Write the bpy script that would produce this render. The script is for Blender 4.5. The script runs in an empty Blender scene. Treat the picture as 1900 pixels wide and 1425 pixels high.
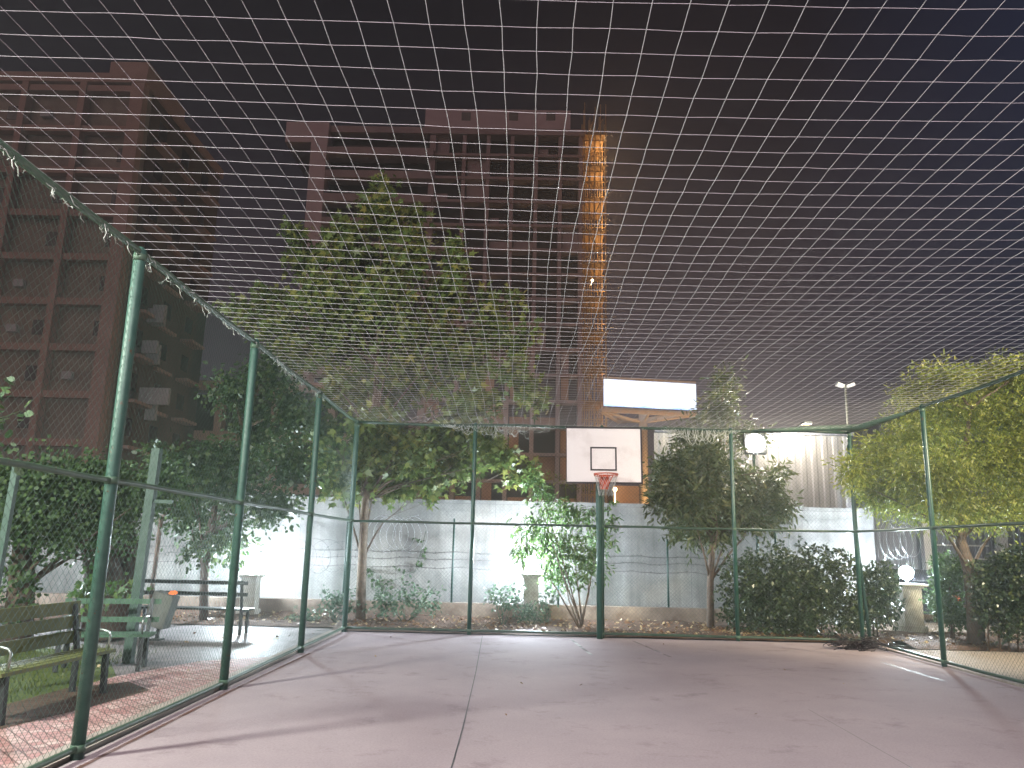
import bpy, math, random
from mathutils import Vector, Matrix
random.seed(7)
R = math.radians
PI = math.pi
sc = bpy.context.scene
col = sc.collection

# ---------------------------------------------------------------- camera
F_PX, PITCH, YAW, ROLL, EYE = 1451.3, .2074, .0127, .0225, 1.7
cp, sp, cy, sy = math.cos(PITCH), math.sin(PITCH), math.cos(YAW), math.sin(YAW)
fwd = Vector((-sy*cp, cy*cp, sp)); rgt = Vector((cy, sy, 0)); upv = rgt.cross(fwd)
cr, sr = math.cos(ROLL), math.sin(ROLL)
rgt, upv = cr*rgt + sr*upv, -sr*rgt + cr*upv
cam = bpy.data.cameras.new('camera'); cam.sensor_width = 36; cam.lens = F_PX/1900*36
cam.clip_start = .05; cam.clip_end = 3000
co = bpy.data.objects.new('camera', cam); col.objects.link(co)
co.matrix_world = Matrix(((rgt.x, upv.x, -fwd.x, 0), (rgt.y, upv.y, -fwd.y, 0), (rgt.z, upv.z, -fwd.z, EYE), (0, 0, 0, 1)))
sc.camera = co
EYEV = Vector((0, 0, EYE))
def ray(px, py): return rgt*((px-950)/F_PX) + upv*(-(py-712.5)/F_PX) + fwd
def at(px, py, Y):                       # the point of the world plane y = Y seen at that place of the photograph
    d = ray(px, py); return EYEV + d*(Y/d.y)
def gp(px, py, z=0.):
    d = ray(px, py); return EYEV + d*((z-EYE)/d.z)
def mpp(Y): return Y*1.02/F_PX           # metres per photo pixel at depth Y

# ---------------------------------------------------------------- world (night sky with city glow), exposure
w = bpy.data.worlds.new('World'); sc.world = w; w.use_nodes = True
nt = w.node_tree; bg = nt.nodes['Background']
tc = nt.nodes.new('ShaderNodeTexCoord'); sx = nt.nodes.new('ShaderNodeSeparateXYZ')
nt.links.new(tc.outputs['Generated'], sx.inputs[0])
rp = nt.nodes.new('ShaderNodeValToRGB'); cr_ = rp.color_ramp
cr_.elements[0].position = 0.0; cr_.elements[0].color = (.066, .053, .068, 1)
cr_.elements[1].position = .62; cr_.elements[1].color = (.0045, .0042, .007, 1)
for p_, c_ in ((.20, (.055, .044, .056)), (.34, (.030, .022, .029)), (.47, (.011, .0085, .013))):
    e = cr_.elements.new(p_); e.color = (*c_, 1)
nz = nt.nodes.new('ShaderNodeTexNoise'); nz.inputs['Scale'].default_value = 2.2; nz.inputs['Detail'].default_value = 3
nt.links.new(tc.outputs['Generated'], nz.inputs['Vector'])
ma = nt.nodes.new('ShaderNodeMath'); ma.operation = 'MULTIPLY_ADD'; ma.inputs[1].default_value = .14
nt.links.new(nz.outputs['Fac'], ma.inputs[0])
mb_ = nt.nodes.new('ShaderNodeMath'); mb_.operation = 'ADD'; mb_.inputs[1].default_value = -.07
nt.links.new(sx.outputs['Z'], mb_.inputs[0]); nt.links.new(mb_.outputs[0], ma.inputs[2])
nt.links.new(ma.outputs[0], rp.inputs[0])
mr = nt.nodes.new('ShaderNodeMapRange'); mr.inputs['From Min'].default_value = .30; mr.inputs['From Max'].default_value = .52
nt.links.new(sx.outputs['X'], mr.inputs['Value'])
mxw = nt.nodes.new('ShaderNodeMix'); mxw.data_type = 'RGBA'
mxw.inputs[7].default_value = (.009, .014, .034, 1)
nt.links.new(mr.outputs[0], mxw.inputs[0]); nt.links.new(rp.outputs[0], mxw.inputs[6])
nt.links.new(mxw.outputs[2], bg.inputs['Color']); bg.inputs['Strength'].default_value = 1.0
sc.view_settings.view_transform = 'Standard'; sc.view_settings.look = 'None'
sc.view_settings.exposure = 0.0; sc.view_settings.gamma = 1.0
sc.render.engine = 'CYCLES'; sc.cycles.use_denoising = True
sc.cycles.max_bounces = 6; sc.cycles.transparent_max_bounces = 16

def light(name, kind, loc, power, colour, size=.2, aim=None, **kw):
    L = bpy.data.lights.new(name, kind); L.energy = power; L.color = colour
    if kind == 'SUN': L.angle = size
    elif kind == 'AREA': L.size = size
    else: L.shadow_soft_size = size
    for k, v in kw.items(): setattr(L, k, v)
    o = bpy.data.objects.new(name, L); o.location = loc; col.objects.link(o)
    if aim is not None: o.rotation_euler = (Vector(aim)-Vector(loc)).to_track_quat('-Z', 'Y').to_euler()
    return o
# reddish glow of the city over the street behind the camera (very weak, very soft)
light('city_glow', 'SUN', (-22, -20, 26), .40, (1, .62, .56), R(50), aim=(-6, 20, 8))

# ---------------------------------------------------------------- materials
def mat(name, c, rough=.7, metal=0., var=.0, scale=6., c2=None, bump=0., bscale=None, thresh=None, detail=6):
    m = bpy.data.materials.new(name); m.use_nodes = True; n = m.node_tree; b = n.nodes['Principled BSDF']
    b.inputs['Base Color'].default_value = (*c, 1); b.inputs['Roughness'].default_value = rough; b.inputs['Metallic'].default_value = metal
    if var or c2 or bump:
        t = n.nodes.new('ShaderNodeTexCoord'); z = n.nodes.new('ShaderNodeTexNoise')
        z.inputs['Scale'].default_value = scale; z.inputs['Detail'].default_value = detail; z.inputs['Roughness'].default_value = .62
        n.links.new(t.outputs['Object'], z.inputs['Vector'])
        r = n.nodes.new('ShaderNodeValToRGB'); e = r.color_ramp.elements
        lo, hi = thresh or (.3, .7)
        e[0].position = lo; e[1].position = hi
        if c2: e[0].color = (*c, 1); e[1].color = (*c2, 1)
        else:
            e[0].color = (*[v*(1-var) for v in c], 1); e[1].color = (*[min(1, v*(1+var)) for v in c], 1)
        n.links.new(z.outputs['Fac'], r.inputs[0]); n.links.new(r.outputs[0], b.inputs['Base Color'])
        if bump:
            z2 = n.nodes.new('ShaderNodeTexNoise'); z2.inputs['Scale'].default_value = bscale or scale*4; z2.inputs['Detail'].default_value = 5
            n.links.new(t.outputs['Object'], z2.inputs['Vector'])
            bp = n.nodes.new('ShaderNodeBump'); bp.inputs['Strength'].default_value = bump; bp.inputs['Distance'].default_value = .02
            n.links.new(z2.outputs['Fac'], bp.inputs['Height']); n.links.new(bp.outputs[0], b.inputs['Normal'])
    return m
def emis(name, c, s):
    m = bpy.data.materials.new(name); m.use_nodes = True; n = m.node_tree
    for x in list(n.nodes):
        if x.type == 'BSDF_PRINCIPLED': n.nodes.remove(x)
    e = n.nodes.new('ShaderNodeEmission'); e.inputs[0].default_value = (*c, 1); e.inputs[1].default_value = s
    n.links.new(e.outputs[0], n.nodes['Material Output'].inputs[0]); return m
def leafmat(name, ca, cb, cc, trans=.35, rough=.45):
    m = bpy.data.materials.new(name); m.use_nodes = True; n = m.node_tree; b = n.nodes['Principled BSDF']
    g = n.nodes.new('ShaderNodeNewGeometry'); r = n.nodes.new('ShaderNodeValToRGB'); e = r.color_ramp.elements
    e[0].color = (*ca, 1); e[1].color = (*cc, 1); e[1].position = .95
    k = e.new(.55); k.color = (*cb, 1)
    n.links.new(g.outputs['Random Per Island'], r.inputs[0]); n.links.new(r.outputs[0], b.inputs['Base Color'])
    b.inputs['Roughness'].default_value = rough
    t = n.nodes.new('ShaderNodeBsdfTranslucent'); n.links.new(r.outputs[0], t.inputs[0])
    mx = n.nodes.new('ShaderNodeMixShader'); mx.inputs[0].default_value = trans
    n.links.new(b.outputs[0], mx.inputs[1]); n.links.new(t.outputs[0], mx.inputs[2])
    n.links.new(mx.outputs[0], n.nodes['Material Output'].inputs[0]); return m

M = {}
M['green_metal'] = mat('green_paint', (.026, .078, .062), .5, .0, c2=(.048, .115, .092), scale=9, bump=.15, bscale=60)
M['green_rail'] = mat('green_rail_paint', (.045, .10, .065), .5, .0, c2=(.09, .14, .10), scale=7)
def rusty(m, amount=.62):
    n = m.node_tree; b = n.nodes['Principled BSDF']; src = b.inputs['Base Color'].links[0].from_socket
    t = n.nodes.new('ShaderNodeTexCoord'); z = n.nodes.new('ShaderNodeTexNoise'); z.inputs['Scale'].default_value = 16; z.inputs['Detail'].default_value = 6; z.inputs['Roughness'].default_value = .7
    n.links.new(t.outputs['Object'], z.inputs[0]); r = n.nodes.new('ShaderNodeValToRGB'); r.color_ramp.elements[0].position = amount; r.color_ramp.elements[1].position = amount+.05
    n.links.new(z.outputs[0], r.inputs[0]); x = n.nodes.new('ShaderNodeMix'); x.data_type = 'RGBA'; x.inputs[7].default_value = (.10, .045, .02, 1)
    n.links.new(r.outputs[0], x.inputs[0]); n.links.new(src, x.inputs[6]); n.links.new(x.outputs[2], b.inputs['Base Color'])
M['green_shaded'] = mat('shaded_green_paint', (.012, .055, .045), .35, c2=(.03, .085, .065), scale=9)  # the fence green again, darkened in colour for the less lit posts
M['rail_shaded'] = mat('shaded_rail_paint', (.015, .045, .035), .4, c2=(.04, .07, .05), scale=7)  # rail green with the same lack of light put into its colour
for k_ in ('green_metal', 'green_shaded', 'rail_shaded', 'green_rail'): rusty(M[k_])
M['wire'] = mat('green_wire', (.045, .09, .075), .45, .1)
M['wire_back'] = mat('green_wire_dark', (.06, .10, .085), .5, .1)
M['string'] = mat('net_string', (.60, .59, .63), .85)
M['oldnet'] = mat('old_net_string', (.5, .52, .5), .9)
M['white'] = mat('board_white', (.64, .59, .60), .5, c2=(.78, .74, .76), scale=2.2, thresh=(.28, .5))
M['black'] = mat('black_paint', (.02, .015, .02), .5)
M['rim'] = mat('rim_orange', (.52, .07, .02), .4)
M['barb'] = mat('galvanised_wire', (.45, .47, .5), .35, .8)
M['barbdark'] = mat('rusty_wire', (.09, .08, .085), .6, .4)
M['darkpost'] = mat('dark_green_post', (.012, .045, .04), .5)
M['bark'] = mat('bark', (.08, .06, .048), .9, c2=(.21, .165, .13), scale=7, bump=.6, bscale=25)
M['barkdark'] = mat('bark_dark', (.07, .05, .04), .9, c2=(.14, .10, .08), scale=9, bump=.6)
M['plane_leaf'] = leafmat('plane_leaf', (.075, .12, .035), (.115, .165, .045), (.21, .22, .06), .4)
M['dark_leaf'] = leafmat('dark_leaf', (.022, .05, .018), (.035, .07, .022), (.07, .10, .03), .3)
M['ivy_leaf'] = leafmat('ivy_leaf', (.03, .07, .024), (.05, .10, .035), (.08, .13, .045), .3, .6)
M['olive_leaf'] = leafmat('olive_leaf', (.04, .06, .02), (.065, .085, .03), (.12, .12, .05), .3)
M['yellow_leaf'] = leafmat('yellow_green_leaf', (.11, .15, .03), (.18, .22, .04), (.30, .30, .07), .4)
M['hedge_leaf'] = leafmat('hedge_leaf', (.014, .03, .014), (.024, .045, .02), (.07, .09, .03), .15, .35)
M['shrub_leaf'] = leafmat('shrub_leaf', (.05, .11, .03), (.08, .15, .045), (.14, .2, .06), .45)
M['low_leaf'] = leafmat('low_plant_leaf', (.06, .11, .07), (.09, .15, .10), (.14, .2, .12), .35)
M['litter'] = leafmat('dry_leaf', (.10, .04, .02), (.22, .12, .06), (.45, .36, .22), .2)
M['soil'] = mat('soil', (.045, .022, .014), .95, c2=(.11, .06, .04), scale=5, bump=1., bscale=14)
M['grass'] = mat('grass', (.045, .075, .012), .95, c2=(.10, .13, .025), scale=4, bump=.8, bscale=60)
M['blade'] = leafmat('grass_blade', (.05, .09, .015), (.08, .12, .02), (.13, .15, .04), .3)
M['kerb'] = mat('kerb_concrete', (.30, .24, .22), .85, c2=(.42, .36, .33), scale=3, bump=.3)
M['planter'] = mat('planter_concrete', (.13, .09, .07), .9, c2=(.27, .22, .18), scale=2.5, bump=.6)
M['pillar'] = mat('pillar_concrete', (.30, .28, .24), .85, c2=(.48, .46, .42), scale=6, bump=.4)
M['asphalt'] = mat('far_ground', (.05, .05, .055), .9, var=.3, scale=1)
M['post_dull'] = mat('dull_green_post', (.035, .075, .06), .6, c2=(.06, .10, .085), scale=8)
M['slat_green'] = mat('bench_green', (.04, .10, .06), .55, c2=(.065, .14, .09), scale=8)
M['slat_olive'] = mat('bench_olive', (.10, .115, .03), .6, c2=(.14, .15, .05), scale=6)
M['slat_dark'] = mat('bench_dark', (.012, .02, .018), .5)
M['iron'] = mat('cast_iron', (.04, .045, .05), .5, .4)
M['chrome'] = mat('arm_metal', (.35, .38, .38), .3, .8)
M['bin'] = mat('bin_grey', (.16, .17, .16), .6)
M['globe'] = emis('lamp_globe_white', (.80, .93, 1.0), 1600)
M['flood'] = emis('floodlight_glass', (1.0, .92, .80), 520)
M['bin_glow'] = emis('orange_glow', (1, .22, .06), 1.6)
M['bulb'] = emis('bulb', (1, .72, .42), 8)
M['sodium'] = emis('sodium_bulb', (1, .6, .25), 3)

# court: pinkish worn coating
def court_mat():
    m = mat('court_coating', (.27, .20, .21), .9); m.node_tree.nodes['Principled BSDF'].inputs['Specular IOR Level'].default_value = .25; n = m.node_tree; b = n.nodes['Principled BSDF']
    t = n.nodes.new('ShaderNodeTexCoord')
    def noise(s, d, r=.6):
        z = n.nodes.new('ShaderNodeTexNoise'); z.inputs['Scale'].default_value = s; z.inputs['Detail'].default_value = d; z.inputs['Roughness'].default_value = r
        n.links.new(t.outputs['Object'], z.inputs['Vector']); return z
    a = noise(.35, 6, .7); r = n.nodes.new('ShaderNodeValToRGB'); e = r.color_ramp.elements
    e[0].position = .3; e[0].color = (.325, .268, .295, 1); e[1].position = .72; e[1].color = (.425, .348, .372, 1)
    n.links.new(a.outputs[0], r.inputs[0])
    f = noise(45, 4); mx = n.nodes.new('ShaderNodeMix'); mx.data_type = 'RGBA'; mx.blend_type = 'MULTIPLY'; mx.inputs[0].default_value = .45
    r2 = n.nodes.new('ShaderNodeValToRGB'); r2.color_ramp.elements[0].position = .3; r2.color_ramp.elements[0].color = (.6, .58, .6, 1); r2.color_ramp.elements[1].position = .65
    n.links.new(f.outputs[0], r2.inputs[0]); n.links.new(r.outputs[0], mx.inputs[6]); n.links.new(r2.outputs[0], mx.inputs[7])
    # dark scuffs and stains with their own shape
    s = noise(1.3, 8, .75); r3 = n.nodes.new('ShaderNodeValToRGB'); r3.color_ramp.elements[0].position = .33; r3.color_ramp.elements[0].color = (.62, .58, .6, 1); r3.color_ramp.elements[1].position = .45
    n.links.new(s.outputs[0], r3.inputs[0])
    m2 = n.nodes.new('ShaderNodeMix'); m2.data_type = 'RGBA'; m2.blend_type = 'MULTIPLY'; m2.inputs[0].default_value = .7
    n.links.new(mx.outputs[2], m2.inputs[6]); n.links.new(r3.outputs[0], m2.inputs[7]); n.links.new(m2.outputs[2], b.inputs['Base Color'])
    bp = n.nodes.new('ShaderNodeBump'); bp.inputs['Strength'].default_value = .12; bp.inputs['Distance'].default_value = .01
    n.links.new(f.outputs[0], bp.inputs['Height']); n.links.new(bp.outputs[0], b.inputs['Normal'])
    return m
M['court'] = court_mat()
def worn_paint(name, c, cov):
    m = mat(name, c, .6); n = m.node_tree; b = n.nodes['Principled BSDF']
    t = n.nodes.new('ShaderNodeTexCoord'); z = n.nodes.new('ShaderNodeTexNoise'); z.inputs['Scale'].default_value = 3; z.inputs['Detail'].default_value = 5
    n.links.new(t.outputs['Object'], z.inputs[0]); r = n.nodes.new('ShaderNodeValToRGB')
    r.color_ramp.elements[0].position = cov-.25; r.color_ramp.elements[0].color = (0, 0, 0, 1); r.color_ramp.elements[1].position = cov+.25
    n.links.new(z.outputs[0], r.inputs[0]); n.links.new(r.outputs[0], b.inputs['Alpha']); return m
M['line'] = worn_paint('worn_line_paint', (.50, .48, .50), .46)
M['line_faint'] = worn_paint('faint_line_paint', (.42, .365, .39), .6)
M['rust_line'] = worn_paint('brown_edge_stain', (.13, .06, .045), .40)

def wall_mat():
    m = mat('cast_concrete', (.4, .4, .4), .85); n = m.node_tree; b = n.nodes['Principled BSDF']
    t = n.nodes.new('ShaderNodeTexCoord')
    def noise(s, d, r=.6, mp=None):
        z = n.nodes.new('ShaderNodeTexNoise'); z.inputs['Scale'].default_value = s; z.inputs['Detail'].default_value = d; z.inputs['Roughness'].default_value = r
        if mp:
            k = n.nodes.new('ShaderNodeMapping'); k.inputs['Scale'].default_value = mp; n.links.new(t.outputs['Object'], k.inputs[0]); n.links.new(k.outputs[0], z.inputs[0])
        else: n.links.new(t.outputs['Object'], z.inputs[0])
        return z
    def ramp(z, a, ca, b_, cb):
        r = n.nodes.new('ShaderNodeValToRGB'); e = r.color_ramp.elements; e[0].position = a; e[0].color = (*ca, 1); e[1].position = b_; e[1].color = (*cb, 1)
        n.links.new(z.outputs[0], r.inputs[0]); return r
    def mul(a, c, f):
        x = n.nodes.new('ShaderNodeMix'); x.data_type = 'RGBA'; x.blend_type = 'MULTIPLY'; x.inputs[0].default_value = f
        n.links.new(a, x.inputs[6]); n.links.new(c, x.inputs[7]); return x.outputs[2]
    base = ramp(noise(.7, 7, .7), .3, (.15, .148, .155), .7, (.37, .36, .345))
    drip = ramp(noise(1., 6, .7, (2.2, 1, .18)), .35, (.5, .47, .45), .6, (1, 1, 1))
    pour = ramp(noise(1., 3, .5, (.08, 1, 1.6)), .38, (.68, .67, .68), .55, (1, 1, 1))
    fine = ramp(noise(22, 4), .3, (.72, .72, .72), .7, (1, 1, 1))
    c = mul(mul(mul(base.outputs[0], drip.outputs[0], .75), pour.outputs[0], .7), fine.outputs[0], .7)
    br = n.nodes.new('ShaderNodeTexBrick'); br.offset = 0; br.inputs['Scale'].default_value = 1; br.inputs['Brick Width'].default_value = 2.45
    br.inputs['Row Height'].default_value = 1.22; br.inputs['Mortar Size'].default_value = .008; br.inputs['Mortar Smooth'].default_value = .3
    br.inputs['Color1'].default_value = (1, 1, 1, 1); br.inputs['Color2'].default_value = (.86, .85, .86, 1); br.inputs['Mortar'].default_value = (.5, .5, .52, 1)
    sw = n.nodes.new('ShaderNodeMapping'); sw.inputs['Rotation'].default_value = (R(90), 0, 0); sw.inputs['Location'].default_value = (.6, .35, 0)
    n.links.new(t.outputs['Object'], sw.inputs[0]); n.links.new(sw.outputs[0], br.inputs[0])
    c = mul(c, br.outputs[0], .8)
    n.links.new(c, b.inputs['Base Color'])
    f2 = noise(6, 6); bp = n.nodes.new('ShaderNodeBump'); bp.inputs['Strength'].default_value = .35; bp.inputs['Distance'].default_value = .03
    n.links.new(f2.outputs[0], bp.inputs['Height']); n.links.new(bp.outputs[0], b.inputs['Normal']); return m
M['concrete'] = wall_mat()

def paver_mat():
    m = mat('brick_paving', (.4, .2, .2), .7); n = m.node_tree; b = n.nodes['Principled BSDF']
    t = n.nodes.new('ShaderNodeTexCoord'); mp = n.nodes.new('ShaderNodeMapping'); mp.inputs['Rotation'].default_value = (0, 0, R(45)); n.links.new(t.outputs['Object'], mp.inputs[0])
    v = n.nodes.new('ShaderNodeTexBrick'); v.offset = .5; v.inputs['Scale'].default_value = 1; v.inputs['Brick Width'].default_value = .11; v.inputs['Row Height'].default_value = .11
    v.inputs['Mortar Size'].default_value = .008; v.inputs['Color1'].default_value = (.44, .22, .22, 1); v.inputs['Color2'].default_value = (.62, .46, .44, 1); v.inputs['Mortar'].default_value = (.2, .11, .11, 1)
    v.inputs['Bias'].default_value = -.15
    n.links.new(mp.outputs[0], v.inputs[0])
    z = n.nodes.new('ShaderNodeTexNoise'); z.inputs['Scale'].default_value = 2; z.inputs['Detail'].default_value = 6; n.links.new(t.outputs['Object'], z.inputs[0])
    r = n.nodes.new('ShaderNodeValToRGB'); r.color_ramp.elements[0].position = .3; r.color_ramp.elements[0].color = (.6, .55, .52, 1); r.color_ramp.elements[1].position = .6
    n.links.new(z.outputs[0], r.inputs[0]); x = n.nodes.new('ShaderNodeMix'); x.data_type = 'RGBA'; x.blend_type = 'MULTIPLY'; x.inputs[0].default_value = .7
    n.links.new(v.outputs[0], x.inputs[6]); n.links.new(r.outputs[0], x.inputs[7]); n.links.new(x.outputs[2], b.inputs['Base Color'])
    bp = n.nodes.new('ShaderNodeBump'); bp.inputs['Strength'].default_value = .6; bp.inputs['Distance'].default_value = .006; bp.invert = True
    n.links.new(v.outputs['Fac'], bp.inputs['Height']); n.links.new(bp.outputs[0], b.inputs['Normal'])
    return m
M['paver'] = paver_mat()
M['path'] = mat('grey_paving', (.14, .12, .125), .6, c2=(.24, .21, .215), scale=3, bump=.7, bscale=18)
M['path_r'] = mat('gravel_paving', (.16, .13, .11), .9, c2=(.33, .28, .25), scale=14, bump=.9, bscale=40)

def corr_mat(name, c, c2):
    m = mat(name, c, .45, .3, c2=c2, scale=.8); return m
M['hall'] = corr_mat('hall_sheet', (.20, .20, .225), (.29, .29, .31))
M['hall_dark'] = corr_mat('hall_dark_sheet', (.10, .11, .15), (.16, .17, .22))
M['bill_steel'] = mat('billboard_steel', (.55, .42, .30), .5, var=.1)
M['tower_conc'] = mat('tower_concrete', (.34, .26, .27), .85, c2=(.46, .36, .36), scale=.5)
M['tower_pale'] = mat('tower_render', (.62, .5, .52), .85, var=.08, scale=.4)
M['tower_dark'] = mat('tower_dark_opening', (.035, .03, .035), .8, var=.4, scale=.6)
M['tower_brick'] = mat('tower_infill', (.30, .15, .09), .9, c2=(.42, .25, .15), scale=.8)
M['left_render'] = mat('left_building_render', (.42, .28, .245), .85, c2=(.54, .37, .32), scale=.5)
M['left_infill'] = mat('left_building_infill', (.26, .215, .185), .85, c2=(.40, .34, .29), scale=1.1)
M['glass_dark'] = mat('dark_glass', (.02, .022, .028), .15)
M['ac'] = mat('ac_white', (.5, .5, .52), .5)
M['scaf'] = mat('scaffold_tube', (.50, .33, .15), .5, .2)
M['plank'] = mat('scaffold_plank', (.42, .28, .14), .8)

# ---------------------------------------------------------------- mesh builder
class MB:
    def __init__(s): s.v = []; s.f = []; s.sm = []
    def quad(s, a, b, c, d):
        i = len(s.v); s.v += [a, b, c, d]; s.f.append((i, i+1, i+2, i+3)); s.sm.append(False)
    def poly(s, pts):
        i = len(s.v); s.v += pts; s.f.append(tuple(range(i, i+len(pts)))); s.sm.append(False)
    def box(s, x0, x1, y0, y1, z0, z1, rot=None, piv=None):
        i = len(s.v)
        P = [Vector((x, y, z)) for z in (z0, z1) for y in (y0, y1) for x in (x0, x1)]
        if rot is not None:
            pv = Vector(piv) if piv else Vector(((x0+x1)/2, (y0+y1)/2, (z0+z1)/2))
            P = [rot @ (p-pv) + pv for p in P]
        s.v += P
        for q in ((0, 2, 3, 1), (4, 5, 7, 6), (0, 1, 5, 4), (2, 6, 7, 3), (0, 4, 6, 2), (1, 3, 7, 5)):
            s.f.append(tuple(i+k for k in q)); s.sm.append(False)
    def beam(s, a, b, wx, wz=None):      # rectangular bar from a to b
        a, b = Vector(a), Vector(b); d = (b-a).normalized(); wz = wz or wx
        u = d.cross(Vector((0, 0, 1)))
        if u.length < .01: u = Vector((1, 0, 0))
        u.normalize(); v = u.cross(d).normalized(); i = len(s.v)
        for p in (a, b):
            for su, sv in ((-1, -1), (1, -1), (1, 1), (-1, 1)): s.v.append(p+u*wx/2*su+v*wz/2*sv)
        for q in ((0, 1, 2, 3), (7, 6, 5, 4), (0, 4, 5, 1), (1, 5, 6, 2), (2, 6, 7, 3), (3, 7, 4, 0)):
            s.f.append(tuple(i+k for k in q)); s.sm.append(False)
    def tube(s, path, r, n=6, cap=True, smooth=True):
        path = [Vector(p) for p in path]; i0 = len(s.v); L = len(path)
        rr = r if isinstance(r, (list, tuple)) else [r]*L
        prev = None
        for k, p in enumerate(path):
            d = (path[min(k+1, L-1)]-path[max(k-1, 0)])
            if d.length < 1e-9: d = Vector((0, 0, 1))
            d.normalize()
            if prev is None:
                u = d.cross(Vector((0, 0, 1)))
                if u.length < .05: u = d.cross(Vector((1, 0, 0)))
            else: u = prev - d*prev.dot(d)
            u.normalize(); prev = u; v = d.cross(u)
            for j in range(n):
                a = 2*PI*j/n; s.v.append(p+(u*math.cos(a)+v*math.sin(a))*rr[k])
        for k in range(L-1):
            for j in range(n):
                a = i0+k*n+j; b = i0+k*n+(j+1) % n
                s.f.append((a, b, b+n, a+n)); s.sm.append(smooth)
        if cap:
            s.f.append(tuple(i0+j for j in reversed(range(n)))); s.sm.append(False)
            s.f.append(tuple(i0+(L-1)*n+j for j in range(n))); s.sm.append(False)
    def sphere(s, c, r, nu=16, nv=10):
        c = Vector(c); i = len(s.v)
        for a in range(nv+1):
            th = PI*a/nv
            for b in range(nu):
                ph = 2*PI*b/nu; s.v.append(c+Vector((math.sin(th)*math.cos(ph), math.sin(th)*math.sin(ph), math.cos(th)))*r)
        for a in range(nv):
            for b in range(nu):
                p = i+a*nu+b; q = i+a*nu+(b+1) % nu; s.f.append((p, p+nu, q+nu, q)); s.sm.append(True)
    def build(s, name, m, parent=None):
        me = bpy.data.meshes.new(name); me.from_pydata([tuple(v) for v in s.v], [], s.f)
        me.polygons.foreach_set('use_smooth', s.sm); me.materials.append(M[m] if isinstance(m, str) else m); me.update()
        o = bpy.data.objects.new(name, me); col.objects.link(o)
        if parent is not None:
            o.parent = parent
            base = parent.get('_b'); p = parent; off = Vector((0, 0, 0))
            while p is not None: off += p.location; p = p.parent
            o.location = -off
        return o
def thing(name, label, cat, loc=(0, 0, 0), group=None):
    o = bpy.data.objects.new(name, None); o.location = loc; o.empty_display_size = .3; col.objects.link(o)
    o['label'] = label; o['category'] = cat
    if group: o['group'] = group
    return o
def tag(o, label, cat, group=None, kind=None):
    o['label'] = label; o['category'] = cat
    if group: o['group'] = group
    if kind: o['kind'] = kind
    return o
def struct(o, label=None):
    o['kind'] = 'structure'
    if label: o['label'] = label
    return o
U = random.uniform

# ---------------------------------------------------------------- ground
XL, XR, YB, HF, YF = -3.454, 6.873, 16.30, 4.27, -2.9
def sheet(name, x0, x1, y0, y1, z, m):
    b = MB(); b.quad((x0, y0, z), (x1, y0, z), (x1, y1, z), (x0, y1, z)); return struct(b.build(name, m))
sheet('ground', -1200, 1200, -600, 2200, -.03, 'asphalt')
def polysheet(name, pts, z, m):
    b = MB(); b.poly([Vector((x, y, z)) for x, y in pts]); return struct(b.build(name, m))
sheet('court_floor', XL-.02, XR+.02, YF, YB+.02, 0, 'court')
# concrete kerb strip along the left fence, outside of it
b = MB(); b.box(XL-.25, XL-.03, YF, 16.2, -.03, .035); struct(b.build('kerb', 'kerb'))
b = MB(); b.box(XR+.03, XR+.22, YF, 16.25, -.03, .03); struct(b.build('kerb', 'kerb'))
# brick path, grey path, lawn at the left
polysheet('brick_path', [(-5.0, -6), (XL-.25, -6), (XL-.25, 12.6), (-4.6, 12.0), (-5.1, 10.5), (-5.35, 7.5)], -.004, 'paver')
polysheet('grey_path', [(-16, 14.0), (-9, 13.6), (-6.2, 12.4), (-5.1, 10.5), (-4.6, 12.0), (XL-.25, 12.6), (XL-.25, 16.9), (-16, 17.2)], -.006, 'path')
polysheet('lawn', [(-30, -6), (-5.0, -6), (-5.35, 7.5), (-5.1, 10.5), (-6.2, 12.4), (-9, 13.6), (-16, 14.0), (-30, 14.5)], -.01, 'grass')
polysheet('shadow_band', [(-5.42, 7.0), (-4.85, 6.8), (-4.4, 8.6), (-4.25, 9.6), (-4.75, 10.1), (-5.22, 9.6)], 0.0, 'soil')  # cast shadow put into the colour: a brown sheet laid on the ground
# bed behind the court (a few centimetres of uneven soil)
def bed(x0, x1, y0, y1, name, nx=60, ny=14, z0=.01, amp=.06):
    b = MB(); i = []
    for a in range(ny+1):
        for c in range(nx+1):
            x = x0+(x1-x0)*c/nx; y = y0+(y1-y0)*a/ny
            e = 0 if a in (0,) else 1
            b.v.append(Vector((x, y, z0+e*(U(0, amp)+.10*a/ny))))
    for a in range(ny):
        for c in range(nx):
            p = a*(nx+1)+c; b.f.append((p, p+1, p+nx+2, p+nx+1)); b.sm.append(True)
    return struct(b.build(name, 'soil'))
bed(-14, XL-.3, 16.95, 18.85, 'soil_bed'); bed(XL-.3, 7.6, YB+.12, 18.85, 'soil_bed')
sheet('side_path', XR+.22, 40, -6, 15.6, -.004, 'path_r')
bed(7.6, 26, 15.6, 17.8, 'soil_bed')
sheet('street', 7.6, 80, 17.9, 31, -.004, 'path_r')

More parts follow.
